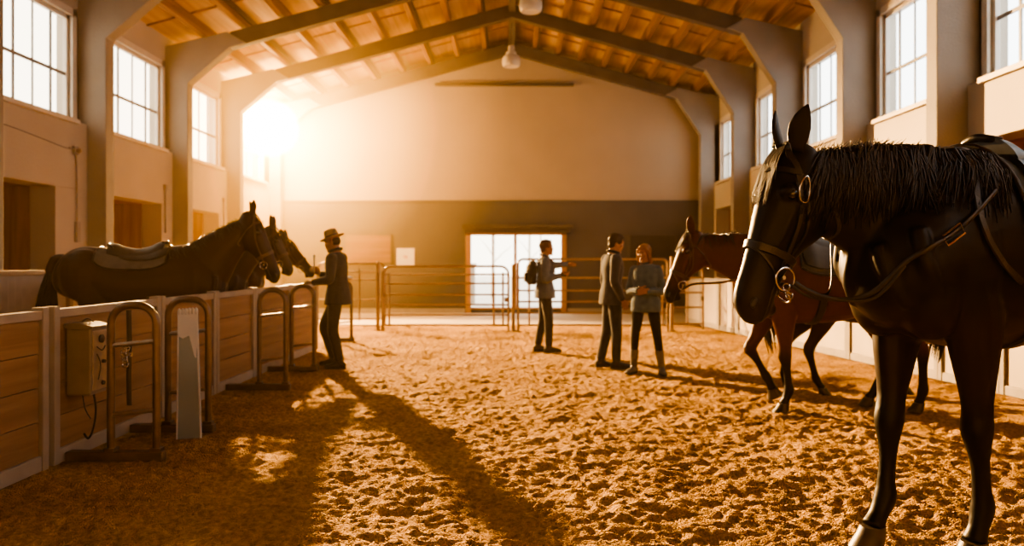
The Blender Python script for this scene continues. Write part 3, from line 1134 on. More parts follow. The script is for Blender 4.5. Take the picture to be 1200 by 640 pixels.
    # eyes, nostrils, mouth
    for sy in (1, -1):
        MB().sphere(H(.235, .038, sy * .0985), .0215, seg=14, lat=10).build('eye', M_eye, t, smooth='all')
        Mx = Matrix((h, l * sy, n)).transposed()
        MB().sphere(H(.915, .018, sy * .0585), .022, .009, .014, 12, 8, Mx).build('nostril', M_dark, t, smooth='all')
    bvh = BVHTree.FromPolygons([v.co.copy() for v in me.vertices], [tuple(p.vertices) for p in me.polygons])
    mo = []
    for q in range(9):
        p = H(.74 + .26 * q / 8, -.045 + .01 * q / 8, .055 - .045 * (q / 8) ** 2)
        mo.append(p)
    for sy in (1, -1):
        pp = [bvh.find_nearest(p if sy > 0 else p - l * 2 * (p - poll).dot(l))[0] for p in mo]
        MB().tube(pp, .004, 6).build('mouth_line', M_dark, t)

    hm = hairm or M_hair
    rnd = random.Random(hash(name + label[:9]) % 999 if False else len(label) * 7)
    # mane
    if mane:
        m = MB()
        for i in range(mane):
            q = .10 + .88 * rnd.random()
            f = q * K
            i0 = min(int(f), K - 1)
            fr_ = f - i0
            a, b = ncur[i0], ncur[i0 + 1]
            mixv = lambda k: a[k] * (1 - fr_) + b[k] * fr_
            p, tg, lat, up, hi, wd = [mixv(k) for k in range(6)]
            sy = mane_side[i % len(mane_side)]
            start = p + up * (hi * .97) + lat * rnd.uniform(-.018, .018)
            ln = mane_len * rnd.uniform(.55, 1.15) * (1 - .35 * max(0, .3 - q) / .3)
            fly = rnd.random()
            pts, nr = [], []
            lift = .006 + .016 * rnd.random() * (2.6 if fly > .9 else 1)
            drift = tg * (rnd.uniform(-.10, .05) + (.06 * math.sin(q * 23)))
            for k in range(6):
                u = k / 5
                c = start + up * (lift * math.sin(min(u * 2.6, 3.1)) ) - up * ln * u * u * .9 + lat * sy * (wd * .95 * min(1, u * 1.6) + .02 * u) + drift * u
                if u > .2:
                    hit, nn, _, dd = bvh.find_nearest(c)
                    if hit is not None:
                        off = .006 + .012 * rnd.random()
                        side_ = (c - hit).dot(nn)
                        if side_ < off or u > .45:
                            c = hit + nn * off
                pts.append(c)
                nr.append((lat * sy + up * (1 - u)).normalized())
            w0 = rnd.uniform(.004, .009)
            m.ribbon(pts, nr, [w0, w0, w0 * .9, w0 * .75, w0 * .5, w0 * .15], .0025)
        # short upright wisps along the crest
        for i in range(mane // 2):
            q = .12 + .84 * rnd.random()
            i0 = min(int(q * K), K - 1)
            p, tg, lat, up, hi, wd = ncur[i0]
            b = ncur[i0 + 1]
            fr_ = q * K - i0
            st = (p * (1 - fr_) + b[0] * fr_) + up * ((hi * (1 - fr_) + b[4] * fr_) * .96)
            e = up * rnd.uniform(.015, .05) + tg * rnd.uniform(-.09, .01) + lat * rnd.uniform(-.03, .03)
            m.ribbon([st, st + e * .6, st + e + lat * rnd.uniform(-.02, .02)], [lat] * 3, [.0035, .0025, .0006], .0012)
        m.build('mane', hm, t)
        # forelock
        m = MB()
        for i in range(max(24, mane // 9)):
            sx = rnd.uniform(-.035, .035)
            pts, nr = [], []
            ln = rnd.uniform(.12, .23)
            for k in range(6):
                u = k / 5
                c = H(-.08 + u * ln / HL * 1.15, .085 + .028 * math.sin(u * 2.2) * (1 - u * .3), sx * (1 + .8 * u) + rnd.uniform(-.004, .004))
                hit, nn, _, dd = bvh.find_nearest(c)
                if (c - hit).dot(nn) < .004:
                    c = hit + nn * .006
                pts.append(c)
                nr.append(n)
            m.ribbon(pts, nr, [.006, .006, .005, .004, .003, .0008], .0015)
        m.build('forelock', hm, t)
    if tail:
        m = MB()
        for i in range(int(70 * max(detail, .5))):
            a = rnd.uniform(0, 6.283)
            st = V((-.935 + .03 * math.cos(a), .035 * math.sin(a), rnd.uniform(1.12, 1.36)))
            en = V((-.93 + .08 * math.cos(a) + P.get('tail_dx', 0), .085 * math.sin(a) + P.get('tail_dy', 0), rnd.uniform(.42, .70)))
            md = (st + en) / 2 + V((-.05 + .04 * math.cos(a), .05 * math.sin(a), 0))
            m.tube(crv([st, md, en], 4), [.008, .011, .012, .012, .012, .010, .008, .005, .0015], 5)
        m.build('tail_hair', hm, t)
    HR[t.name] = dict(root=t, H=H, bvh=bvh, poll=poll, h=h, l=l, n=n, ncur=ncur, loc=V(loc), s=s, hd=R(heading))
    return t


# ---------------------------------------------------------------- tack helpers (horse's own space)
def snap(hr, pts, off, sub=8, closed=False):
    P_, N_ = [], []
    for p in crv(pts, sub, closed):
        hit, nn, _, _ = hr['bvh'].find_nearest(p)
        P_.append(hit + nn * off)
        N_.append(nn.copy())
    for _ in range(2):                      # relax
        Q = [p.copy() for p in P_]
        for i in range(1, len(P_) - 1):
            P_[i] = Q[i] * .5 + (Q[i - 1] + Q[i + 1]) * .25
    return P_, N_


def strap(hr, name, pts, w, m, parent, off=.004, sub=8, th=.004):
    P_, N_ = snap(hr, pts, off, sub)
    b = MB()
    b.ribbon(P_, N_, w, th)
    return b.build(name, m, parent)


def tack_root(hr, name, label, cat, group=None):
    return thing(name, label, cat, hr['loc'], hr['hd'], group, hr['s'])


def bridle(hr, label, lm, full=True, group=None):
    t = tack_root(hr, 'bridle', label, 'bridle', group)
    H, l, h, n = hr['H'], hr['l'], hr['h'], hr['n']
    strap(hr, 'headpiece', [H(.26, .0, .12), H(.14, .03, .11), H(.05, .06, .10), H(-.03, .10, .055), H(-.06, .11, 0), H(-.03, .10, -.055), H(.05, .06, -.10), H(.14, .03, -.11), H(.26, .0, -.12)], .026, lm, t, .006)
    for sy in (1, -1):
        strap(hr, 'cheekpiece', [H(.24, .0, sy * .12), H(.36, -.025, sy * .11), H(.50, -.04, sy * .09), H(.63, -.048, sy * .075), H(.705, -.052, sy * .07)], .017, lm, t, .006)
        strap(hr, 'throatlatch', [H(.10, .03, sy * .12), H(.13, -.05, sy * .12), H(.20, -.13, sy * .10), H(.26, -.22, sy * .05), H(.27, -.23, 0)], .014, lm, t, .006)
    strap(hr, 'browband', [H(.09, .035, .12), H(.095, .07, .09), H(.10, .105, .045), H(.105, .115, 0), H(.10, .105, -.045), H(.095, .07, -.09), H(.09, .035, -.12)], .024, lm, t, .008)
    nb = [H(.575, .09, 0), H(.58, .08, .045), H(.585, .02, .08), H(.59, -.05, .08), H(.60, -.11, .04), H(.60, -.12, 0), H(.60, -.11, -.04), H(.59, -.05, -.08), H(.585, .02, -.08), H(.58, .08, -.045), H(.575, .09, 0)]
    strap(hr, 'noseband', nb, .034, lm, t, .007)
    if full:
        for sy in (1, -1):
            strap(hr, 'flash_strap', [H(.59, .085, sy * .01), H(.63, .05, sy * .07), H(.70, -.02, sy * .075), H(.77, -.075, sy * .06), H(.80, -.11, 0)], .010, lm, t, .006)
            strap(hr, 'noseband_hanger', [H(.10, .02, sy * .12), H(.26, -.03, sy * .12), H(.42, -.075, sy * .10), H(.575, -.065, sy * .085)], .011, lm, t, .006)
    for sy in (1, -1):
        c = H(.715, -.06, sy * .078)
        ring = [c + h * (.042 * math.cos(a)) + n * (.042 * math.sin(a)) + l * sy * .004 * math.sin(a) for a in [2 * math.pi * k / 20 for k in range(20)]]
        MB().tube(ring, .0045, 8, closed=True).build('bit_ring', M_steel, t, smooth=True, label='bright steel bit ring')
    MB().tube([H(.71, -.055, .078), H(.72, -.05, 0), H(.71, -.055, -.078)], .008, 8).build('bit_mouthpiece', M_steel, t, smooth=True)
    return t


def drape(hr, x0, x1, ang_of, off_fn, nu=18, nv=36, zc=1.2):
    """A skin laid over the back: u runs along x, v across from side to side. Returns closed MB."""
    outer, inner = [], []
    for i in range(nu + 1):
        x = x0 + (x1 - x0) * i / nu
        a0 = ang_of((i / nu))
        ro, ri = [], []
        for j in range(nv + 1):
            v = -1 + 2 * j / nv
            a = a0 * v
            lean = 0.
            xx = x
            d = V((0, math.sin(a), math.cos(a)))
            o = V((xx, 0, zc)) + d * 1.2
            hit, nn, _, _ = hr['bvh'].ray_cast(o, -d)
            if hit is None:
                hit, nn, _, _ = hr['bvh'].find_nearest(V((xx, 0, zc)) + d * .3)
            ro.append(hit + d * off_fn(i / nu, v))
            ri.append(hit + d * .002)
        outer.append(ro)
        inner.append(ri)
    mb = MB()
    n1 = nv + 1
    vs = [p for r in outer for p in r] + [p for r in inner for p in r]
    o2 = (nu + 1) * n1
    fs = []
    for i in range(nu):
        for j in range(nv):
            a = i * n1 + j
            fs.append((a, a + 1, a + n1 + 1, a + n1))
            fs.append((o2 + a, o2 + a + n1, o2 + a + n1 + 1, o2 + a + 1))
    for i in range(nu):
        for j in (0, nv):
            a, b = i * n1 + j, (i + 1) * n1 + j
            fs.append((a, b, o2 + b, o2 + a))
    for j in range(nv):
        for i in (0, nu):
            a, b = i * n1 + j, i * n1 + j + 1
            fs.append((a, b, o2 + b, o2 + a))
    return mb.add(vs, fs), outer


def saddle(hr, label, padlabel, pm, x0=-.34, x1=.36, stirrups=True, group=None, reach=1.75, k=1., dx=0., fl_len=1.):
    kk = k
    pad = tack_root(hr, 'saddle_cloth', padlabel, 'saddle cloth', group)
    mb, outer = drape(hr, x0, x1, lambda u: reach - .25 * (abs(u - .5) * 2) ** 4, lambda u, v: .014)
    mb.build('quilted_cloth', pm, pad, smooth=True)
    b = MB()
    b.tube([r[0] for r in outer], .010, 8).tube([r[-1] for r in outer], .010, 8)
    b.tube(outer[0], .009, 8).tube(outer[-1], .010, 8)
    b.build('edge_binding', M_leather, pad, smooth=True)
    t = tack_root(hr, 'saddle', label, 'saddle', group)
    # flaps
    for sy in (1, -1):
        fl = MB()
        outer_, inner_ = [], []
        nu, nv = 12, 14
        for i in range(nu + 1):
            u = i / nu
            ro, ri = [], []
            for j in range(nv + 1):
                v = j / nv
                xx = dx + (-.12 + .40 * u) + .07 * v * (u - .2) + .05 * math.sin(v * 3.0) * u
                a = (.22 + (1.52 * fl_len - .16 * (abs(u - .5) * 2) ** 3) * v)
                a = min(a, 1.72)
                d = V((0, sy * math.sin(a), math.cos(a)))
                o = V((xx, 0, 1.2)) + d * 1.2
                hit = hr['bvh'].ray_cast(o, -d)[0]
                hit = hit if hit is not None else V((xx, 0, 1.2)) + d * .3
                ro.append(hit + d * (.034 + .012 * math.exp(-((u - .85) / .15) ** 2)))
                ri.append(hit + d * .018)
            outer_.append(ro)
            inner_.append(ri)
        n1 = nv + 1
        vs = [p for r in outer_ for p in r] + [p for r in inner_ for p in r]
        o2 = (nu + 1) * n1
        fs = []
        for i in range(nu):
            for j in range(nv):
                a = i * n1 + j
                fs.append((a, a + 1, a + n1 + 1, a + n1))
                fs.append((o2 + a, o2 + a + n1, o2 + a + n1 + 1, o2 + a + 1))
        for i in range(nu):
            for j in (0, nv):
                a, b = i * n1 + j, (i + 1) * n1 + j
                fs.append((a, b, o2 + b, o2 + a))
        for j in range(nv):
            for i in (0, nu):
                a, b = i * n1 + j, i * n1 + j + 1
                fs.append((a, b, o2 + b, o2 + a))
        fl.add(vs, fs)
        fl.build('saddle_flap', M_seat, t, smooth=True)
    def seat_off(u, v):
        k = max(0, 1 - abs(v) ** 2.2)
        prof_ = np.interp(u, [0, .10, .22, .45, .70, .88, 1.0], [.10, .125, .085, .05, .065, .115, .10])
        return .03 + prof_ * k * kk
    mb, outer = drape(hr, -.27 + dx, .31 + dx, lambda u: .50 + .12 * math.sin(u * 3.1416), seat_off, 18, 18)
    mb.build('seat', M_seat, t, smooth=True)
    top = lambda xx: hr['bvh'].ray_cast(V((xx + dx, 0, 3)), V((0, 0, -1)))[0].z
    SH = lambda q: [(a + dx, b, c) for a, b, c in q]
    MB().tube(crv(SH([(.285, -.085, top(.28) + .065), (.305, -.05, top(.28) + .13 * kk), (.315, 0, top(.28) + .15 * kk), (.305, .05, top(.28) + .13 * kk), (.285, .085, top(.28) + .065)]), 6), .016, 10).build('pommel_arch', M_leather, t, smooth=True)
    MB().tube(crv(SH([(-.20, -.16, top(-.2) + .05), (-.27, -.09, top(-.25) + .125 * kk), (-.285, 0, top(-.26) + .145 * kk), (-.27, .09, top(-.25) + .125 * kk), (-.20, .16, top(-.2) + .05)]), 6), .016, 10).build('cantle_roll', M_leather, t, smooth=True)
    # girth
    gp = [V((.20 + dx * .5, math.sin(a) * .42, 1.16 - math.cos(a) * .5)) for a in [(-1.25 + 2.5 * k / 10) for k in range(11)]]
    strap(hr, 'girth', gp, .075, M_leather, t, .006, 4, .008)
    if stirrups:
        for sy in (1, -1):
            hit = hr['bvh'].ray_cast(V((.10 + dx, sy * 2, 1.34)), V((0, -sy, 0)))[0]
            y = abs(hit.y) + .045
            yb = y + .03
            lt = MB()
            lt.tube([(.10 + dx, sy * (y - .01), 1.36), (.10 + dx, sy * y, 1.15), (.10 + dx, sy * yb, .90)], .014, 8, side=(1, 0, 0), flat=.35)
            lt.build('stirrup_leather', M_leather, t)
            bk = V((.10 + dx, sy * (y + .012), 1.14))
            sq = [bk + V((.02, 0, .035)), bk + V((-.02, 0, .035)), bk + V((-.02, 0, -.035)), bk + V((.02, 0, -.035))]
            MB().tube(sq, .004, 6, closed=True).build('buckle', M_steel, t)
            c = V((.10 + dx, sy * yb, .82))
            ir = [c + V((0, 0, .085)), c + V((.03, 0, .06)), c + V((.055, 0, 0)), c + V((.058, 0, -.05)), c + V((-.058, 0, -.05)), c + V((-.055, 0, 0)), c + V((-.03, 0, .06))]
            MB().tube(ir, .007, 8, closed=True).box(c.x - .055, c.x + .055, c.y - .02, c.y + .02, c.z - .056, c.z - .044).build('stirrup_iron', M_steel, t, smooth=True)
    return t


def free_rein(hr, t, pts, w, m, name='rein', sub=8):
    p = crv(pts, sub)
    MB().tube(p, w, 8, side=(0, 0, 1), flat=.4).build(name, m, t, smooth=True)


# ---------------------------------------------------------------- the black horse in the foreground
BIGP = dict(poll=(1.07, -.15, 1.51), hyaw=-9, hpitch=69, ears=((14, 20), (20, 8)), neck_k=1.06, hk=1.1,
            legs={'LF': (-8, [(4, 3)]), 'RF': (7, []), 'LH': (-4, []), 'RH': (6, [])}, tail_dx=-.02)
big = horse('horse', 'large near black saddled horse in the right foreground, facing left', BIGP, (2.53, 3.85, 0), 204, 1.19, (.0075, .0058, .0052), (.005, .0045, .0045), muz=(.022, .016, .013), belly=(.026, .012, .006), mane=1100, mane_side=(1, 1, 1, -1), mane_len=.30)
hb = HR[big.name]
br = bridle(hb, 'black leather bridle with steel bit rings on the large foreground horse', M_leather)
H, l, h, n = hb['H'], hb['l'], hb['h'], hb['n']
bigM = Matrix.LocRotScale(V((2.53, 3.85, 0)), Matrix.Rotation(R(204), 3, 'Z'), V((1.19,) * 3))
bigI = bigM.inverted()


def on_big(px, py, off=.02):
    """point of the horse's near side met by a sight line"""
    o = bigI @ V((0, 0, 1.35))
    d = (bigI.to_3x3() @ V(((px - 600) / 900, 1, (308 - py) / 900))).normalized()
    hit, nn, _, _ = hb['bvh'].ray_cast(o, d)
    return (hit + nn * off) if hit is not None else None


# silver clip hanging from the browband
lp = [H(.115, .02, .126), H(.16, .035, .130), H(.22, .03, .128), H(.265, .012, .127), H(.26, -.012, .127), H(.21, -.012, .127), H(.15, .0, .128)]
MB().tube(crv(lp, 5, True), .0035, 8, closed=True).build('silver_clip', M_steel, br, smooth=True, label='silver loop clip below the browband')
for k in range(3):
    c = H(.755 + .022 * k, -.075 - .012 * k, .078)
    rg = [c + h * (.012 * math.cos(a)) + (n * .7 + l * (.7 if k % 2 else -.5)).normalized() * (.012 * math.sin(a)) for a in [2 * math.pi * q / 10 for q in range(10)]]
    MB().tube(rg, .003, 6, closed=True).build('curb_link', M_steel, br, smooth=True)
cc = H(.80, -.11, .03)
rg = [cc + l * (.034 * math.cos(a)) + (h * .6 - n * .8).normalized() * (.026 * math.sin(a)) for a in [2 * math.pi * q / 16 for q in range(16)]]
MB().tube(rg, .004, 8, closed=True).build('curb_ring', M_steel, br, smooth=True)
sd = saddle(hb, 'black leather saddle on the large foreground horse', 'dark blue grey saddle cloth under the black saddle of the foreground horse', M_pad, x0=-.50, x1=.36, dx=-.06, k=.6)
P_ = [on_big(*q) for q in ((1062, 308), (1086, 292), (1112, 277), (1140, 252), (1163, 226))]
P_ = [p for p in P_ if p is not None]
free_rein(hb, br, [H(.715, -.10, .085), H(.735, -.19, .10), (H(.70, -.30, .12) + P_[0] * .0), H(.70, -.30, .12).lerp(P_[0], .5) + V((0, 0, -.035))] + P_, .009, M_leather)
free_rein(hb, br, [H(.74, -.09, .085), H(.76, -.17, .09), H(.72, -.27, .11), H(.70, -.30, .12).lerp(P_[0], .5) + V((0, 0, -.06)), P_[0] + V((0, 0, -.012))], .006, M_leather)
free_rein(hb, br, [H(.715, -.10, -.085), H(.66, -.26, -.10), H(.60, -.40, -.12), V((.72, -.30, 1.30)), V((.54, -.29, 1.42)), V((.42, -.26, 1.46))], .008, M_leather)
bk = P_[2] + (P_[2] - V((P_[2].x, 0, 1.2))).normalized() * .006
dd = (P_[3] - P_[1]).normalized()
uu = dd.cross((P_[2] - V((P_[2].x, 0, 1.2))).normalized()).normalized()
MB().tube([bk + dd * .045 + uu * .02, bk - dd * .045 + uu * .02, bk - dd * .045 - uu * .02, bk + dd * .045 - uu * .02], .004, 6, closed=True).build('rein_buckle', M_steel, br)
# breast strap down from the saddle
bs = tack_root(hb, 'breast_strap', 'black leather strap curving down the shoulder in front of the saddle of the foreground horse', 'strap')
strap(hb, 'strap_band', [p for p in (on_big(*q) for q in ((1132, 186), (1140, 205), (1144, 240), (1152, 270), (1166, 298), (1182, 318), (1195, 330))) if p is not None], .026, M_leather, bs, .012)

# ---------------------------------------------------------------- the bay horse behind it
R2P = dict(poll=(1.27, .0, 1.57), hyaw=0, hpitch=66, ears=((30, 14), (12, 12)),
           legs={'LF': (-5, []), 'RF': (24, [(4, -52), (8, -24)]), 'LH': (-10, [(4, 3)]), 'RH': (11, [])})
bay = horse('horse', 'bay horse walking left with a grey saddle cloth, behind the large black horse', R2P, (2.95, 7.1, 0), 181, 1.0, (.075, .023, .008), (.008, .006, .005), belly=(.10, .03, .010), mane=130, mane_side=(1, -1), mane_len=.16)
h2 = HR[bay.name]
b2 = bridle(h2, 'dark bridle on the bay horse walking behind the large black horse', M_leathbr, True)
H = h2['H']
free_rein(h2, b2, [H(.715, -.09, .08), V((1.30, .16, 1.16)), V((1.05, .22, 1.18)), V((.80, .27, 1.27)), V((.5, .22, 1.50)), V((.34, .08, 1.62))], .010, M_leathbr)
saddle(h2, 'dark saddle on the bay horse', 'grey saddle cloth on the back of the bay horse', M_padgrey, x0=-.36, x1=.38, stirrups=False, reach=1.45, k=.6, fl_len=.7)

# a third horse mostly hidden behind the bay
R3P = dict(poll=(1.13, -.05, 1.58), hyaw=-10, hpitch=50, legs={'LF': (3, []), 'RF': (-4, []), 'LH': (-9, []), 'RH': (9, [])})
third = horse('horse', 'dark horse almost hidden behind the bay, only hind legs and tail showing under its belly', R3P, (3.58, 8.0, 0), 2, .90, (.040, .018, .010), (.012, .009, .008), detail=.8, mane=60, mane_side=(1, -1), mane_len=.16)

# ---------------------------------------------------------------- horses in the left stalls
L1P = dict(poll=(1.14, .0, 1.89), HL=.76, hk=1.14, neck_k=1.08, hyaw=0, hpitch=66, ears=((6, 10), (32, 14)), legs={'LF': (2, []), 'RF': (-3, []), 'LH': (-5, []), 'RH': (5, [])})
l1 = horse('horse', 'dark brown horse with grey saddle cloth, nearest in the left stalls', L1P, (-3.97, 8.25, 0), 10, .965, (.024, .0095, .005), (.012, .009, .008), mane=130, mane_side=(-1, 1), mane_len=.14)
h3 = HR[l1.name]
bridle(h3, 'thin dark bridle on the nearest horse in the left stalls', M_leathbr, False)
saddle(h3, 'dark saddle on the nearest horse in the left stalls', 'pale grey saddle cloth on the nearest horse in the left stalls', M_padgrey, x0=-.42, x1=.30, reach=1.15, stirrups=False, k=.5, dx=-.05, fl_len=.38)

L2P = dict(poll=(1.20, -.02, 1.83), hyaw=0, hpitch=64, ears=((20, 14), (20, 12)), legs={'LF': (2, []), 'RF': (-3, []), 'LH': (-4, []), 'RH': (4, [])})
l2 = horse('horse', 'grey brown horse in the middle left stall, its face between the two darker heads', L2P, (-4.15, 9.5, 0), 4, .95, (.050, .035, .028), (.03, .024, .02), detail=.8, mane=70, mane_side=(1, -1), mane_len=.14)
bridle(HR[l2.name], 'plain dark bridle on the grey brown horse in the middle left stall', M_leathbr, False)
L3P = dict(poll=(1.20, .0, 1.66), hyaw=-4, hpitch=46, ears=((25, 12), (25, 12)), legs={'LF': (2, []), 'RF': (-3, []), 'LH': (-4, []), 'RH': (4, [])})
l3 = horse('horse', 'dark brown horse in the farthest left stall, muzzle toward the hatted person', L3P, (-4.35, 10.75, 0), 0, .97, (.034, .015, .008), (.014, .010, .008), detail=.8, mane=70, mane_side=(1, -1), mane_len=.14)
bridle(HR[l3.name], 'plain dark bridle on the horse beside the man in the hat', M_leathbr, False)
# ================================================================ people
M_skin = mat_coat('skin', .55, .05, .35)
M_cloth = {}
M_sclera = mat('eye_white', (.45, .42, .38), .3, var=.02)


def cloth(name, col, rough=.85):
    if name not in M_cloth:
        M_cloth[name] = mat(name, col, rough, var=.18, scale=14, bump=.35, bscale=38, spec=.2, sheen=.2)
    return M_cloth[name]


def hand(mb, w, d, pn, s=1., curl=30, right=True):
    """palm and five fingers; w wrist, d finger direction, pn palm normal."""
    d = d.normalized()
    pn = (pn - d * pn.dot(d)).normalized()
    sd = d.cross(pn).normalized() * (1 if right else -1)       # towards the thumb
    mb.loft([(w - d * .015, sd * .026 * s, pn * .020 * s), (w + d * .02 * s, sd * .030 * s, pn * .019 * s), (w + d * .06 * s, sd * .041 * s, pn * .016 * s), (w + d * .092 * s, sd * .042 * s, pn * .013 * s), (w + d * .10 * s, sd * .036 * s, pn * .008 * s)], 14)
    for k, (o, ln) in enumerate(((.030, .070), (.010, .079), (-.010, .073), (-.029, .056))):
        p = w + d * .088 * s + sd * o * s
        a = 0
        pts, rs = [p], [.0088 * s]
        for j, f in enumerate((.45, .32, .25)):
            a += R(curl * (.7 + .25 * j + .08 * k))
            dd = d * math.cos(a) + pn * math.sin(a) + sd * o * .6
            p = p + dd.normalized() * (ln * f * s)
            pts.append(p)
            rs.append((.0084, .0078, .0058)[j] * s)
        mb.tube(pts, rs, 8)
    p = w + d * .022 * s + sd * .024 * s
    q = p + (d * .55 + sd * .75 + pn * .35).normalized() * .036 * s
    r_ = q + (d * .85 + sd * .30 + pn * .45).normalized() * .032 * s
    e = r_ + (d * .95 + pn * .35).normalized() * .024 * s
    mb.tube([p, q, r_, e], [.0135 * s, .0115 * s, .010 * s, .007 * s], 8)


def limb(mb, pts, rad, seg=14, side=(0, 1, 0), flat=1.):
    d = cr([tuple(p) + (r,) for p, r in zip(pts, rad)], 4)
    mb.tube([V(q[:3]) for q in d], [q[3] for q in d], seg, flat=flat)


def person(label, loc, heading, J, cl, s=1., hair='short', hat=None):
    """J: joint overrides in metres for a 1.75 m figure; local +x forward, +y left."""
    t = thing('person', label, 'person', loc, R(heading), None, s)
    D = dict(pel=(0, 0, .95), waist=(0, 0, 1.10), chest=(.01, 0, 1.27), neck=(-.005, 0, 1.47), head=(.025, 0, 1.635), face=(1, 0, -.1),
             hipL=(0, .09, .91), hipR=(0, -.09, .91), kneeL=(.025, .10, .50), kneeR=(.025, -.10, .50), ankL=(-.02, .105, .085), ankR=(-.02, -.105, .085),
             toeL=(1, .12, 0), toeR=(1, -.12, 0), shL=(-.01, .185, 1.415), shR=(-.01, -.185, 1.415), elL=(-.03, .235, 1.13), elR=(-.03, -.235, 1.13),
             wrL=(.05, .23, .89), wrR=(.05, -.23, .89), hdL=None, hdR=None, pnL=None, pnR=None, curl=28)
    D.update(J)
    j = {k: (V(v) if isinstance(v, tuple) else v) for k, v in D.items()}
    fem = cl.get('fem', False)
    hipax = (j['hipL'] - j['hipR']).normalized()
    shax = (j['shL'] - j['shR']).normalized()
    spine = crv([j['pel'] + V((0, 0, -.12)), j['pel'], j['waist'], j['chest'], j['neck'], j['neck'] * .4 + j['head'] * .6 + V((-.012, 0, 0))], 4)
    prof = [(0, .13, .10), (.12, .150, .112), (.2, .168, .118), (.28, .155, .108), (.40, .135 - .012 * fem, .100), (.52, .150, .112), (.62, .172 - .01 * fem, .122), (.70, .178 - .014 * fem, .112), (.765, .150, .092), (.80, .09, .072), (.84, .062, .062), (1.0, .056, .058)]

    def torso(mb, q0, q1, grow, flare=0., seg=24):
        secs = []
        n = 22
        for i in range(n + 1):
            q = q0 + (q1 - q0) * i / n
            f = q * (len(spine) - 1)
            i0 = min(int(f), len(spine) - 2)
            p = spine[i0].lerp(spine[i0 + 1], f - i0)
            tg = (spine[i0 + 1] - spine[i0]).normalized()
            ax = hipax.lerp(shax, min(1, max(0, (q - .25) / .4))).normalized()
            ax = (ax - tg * ax.dot(tg)).normalized()
            fw = ax.cross(tg)
            qq = max(q, .19) if grow > .012 else q
            w = np.interp(qq, [a[0] for a in prof], [a[1] for a in prof]) + grow
            d = np.interp(qq, [a[0] for a in prof], [a[2] for a in prof]) + grow
            e = flare * max(0, 1 - (q - q0) / .25)
            hp = .022 * float(np.interp(q, [.0, .28, .45], [1, 1, 0])) if grow > .012 else 0
            secs.append((p, ax * (w + e + hp), fw * (d + e + hp)))
        mb.loft(secs, seg)

    fwd = j['face'].normalized()
    lat = V((0, 0, 1)).cross(fwd).normalized()
    up = fwd.cross(lat).normalized()
    hc = j['head']
    HD = lambda f, l_, u: hc + fwd * f + lat * l_ + up * u
    body = MB()
    torso(body, 0, 1, 0)
    hsec = [(-.118, .022, .082, -.050), (-.105, .040, .090, -.015), (-.075, .055, .091, .045), (-.035, .066, .089, .078), (.01, .073, .090, .094), (.05, .075, .090, .098), (.085, .064, .074, .085), (.108, .042, .048, .058), (.118, .012, .012, .018)]
    secs = []
    for u, w, f, b in cr(hsec, 3):
        c = (f - b) / 2
        secs.append((HD(c, 0, u), lat * w, fwd * (f + b) / 2))
    body.loft(secs, 22)
    body.loft([(HD(.088, 0, .022), lat * .008, up * .008), (HD(.100, 0, -.005), lat * .011, up * .012), (HD(.112, 0, -.022), lat * .015, up * .012), (HD(.095, 0, -.035), lat * .012, up * .006)], 10)
    body.sphere(HD(.086, 0, -.062), .022, .022, .014)                    # lips
    body.sphere(HD(.082, 0, -.103), .022)                                  # chin
    for sy in (1, -1):
        body.sphere(HD(-.005, sy * .076, -.012), .018, .010, .030)         # ears
        body.sphere(HD(.070, sy * .040, -.02), .026)                       # cheeks
    body.tube([HD(.086, .045, .028), HD(.094, 0, .030), HD(.086, -.045, .028)], .010, 8)   # brow
    limb(body, [HD(-.02, 0, -.06), j['neck'] + V((0, 0, .02)), j['neck'] - V((0, 0, .06))], [.056, .058, .075])
    for sd in 'LR':
        limb(body, [j['hip' + sd] + V((0, 0, .04)), j['hip' + sd].lerp(j['knee' + sd], .4), j['knee' + sd], j['knee' + sd].lerp(j['ank' + sd], .35), j['ank' + sd]], [.088, .075, .054, .052, .036])
        to = j['toe' + sd].normalized()
        a = j['ank' + sd]
        body.tube([a - to * .03 + V((0, 0, -.03)), a + to * .08 + V((0, 0, -.045)), a + to * .17 + V((0, 0, -.055))], [.034, .034, .022], 10)
        limb(body, [j['sh' + sd], j['sh' + sd].lerp(j['el' + sd], .5), j['el' + sd], j['el' + sd].lerp(j['wr' + sd], .4), j['wr' + sd]], [.055, .046, .038, .037, .025])
    me = remesh(body, .011, 2)
    hb_ = MB()
    for sd in 'LR':
        d = j['hd' + sd] if j['hd' + sd] is not None else (j['wr' + sd] - j['el' + sd])
        pn = j['pn' + sd] if j['pn' + sd] is not None else (V((0, -1, 0)) if sd == 'L' else V((0, 1, 0)))
        hand(hb_, j['wr' + sd] + d.normalized() * .012, d, pn, 1., j['curl'], sd == 'R')
    join_mesh(me, hb_)
    sk = np.array(cl.get('skin', (.42, .22, .14)))
    lip = np.array(HD(.095, 0, -.062))

    def cf(co):
        c = np.tile(sk, (len(co), 1))
        k = (np.linalg.norm((co - lip) / np.array([.03, .03, .014]), axis=1) < 1)[:, None]
        return np.where(k, sk * np.array([.8, .5, .5]), c)
    colour(me, cf)
    link('body', me, M_skin, t, smooth='all')
    for sy in (1, -1):
        ey = MB().sphere(HD(.0795, sy * .031, .008), .0118, seg=12, lat=8).build('eye', M_sclera, t, smooth='all')
        MB().sphere(HD(.0868, sy * .031, .008), .0058, seg=10, lat=6).build('iris', M_eye, ey, smooth='all')
    MB().tube([HD(.101, .022, -.060), HD(.106, 0, -.062), HD(.101, -.022, -.060)], .0025, 6).build('mouth', M_dark, t)
    # clothes
    top = MB()
    torso(top, cl.get('hem', .06), .815, .018, cl.get('flare', .01))
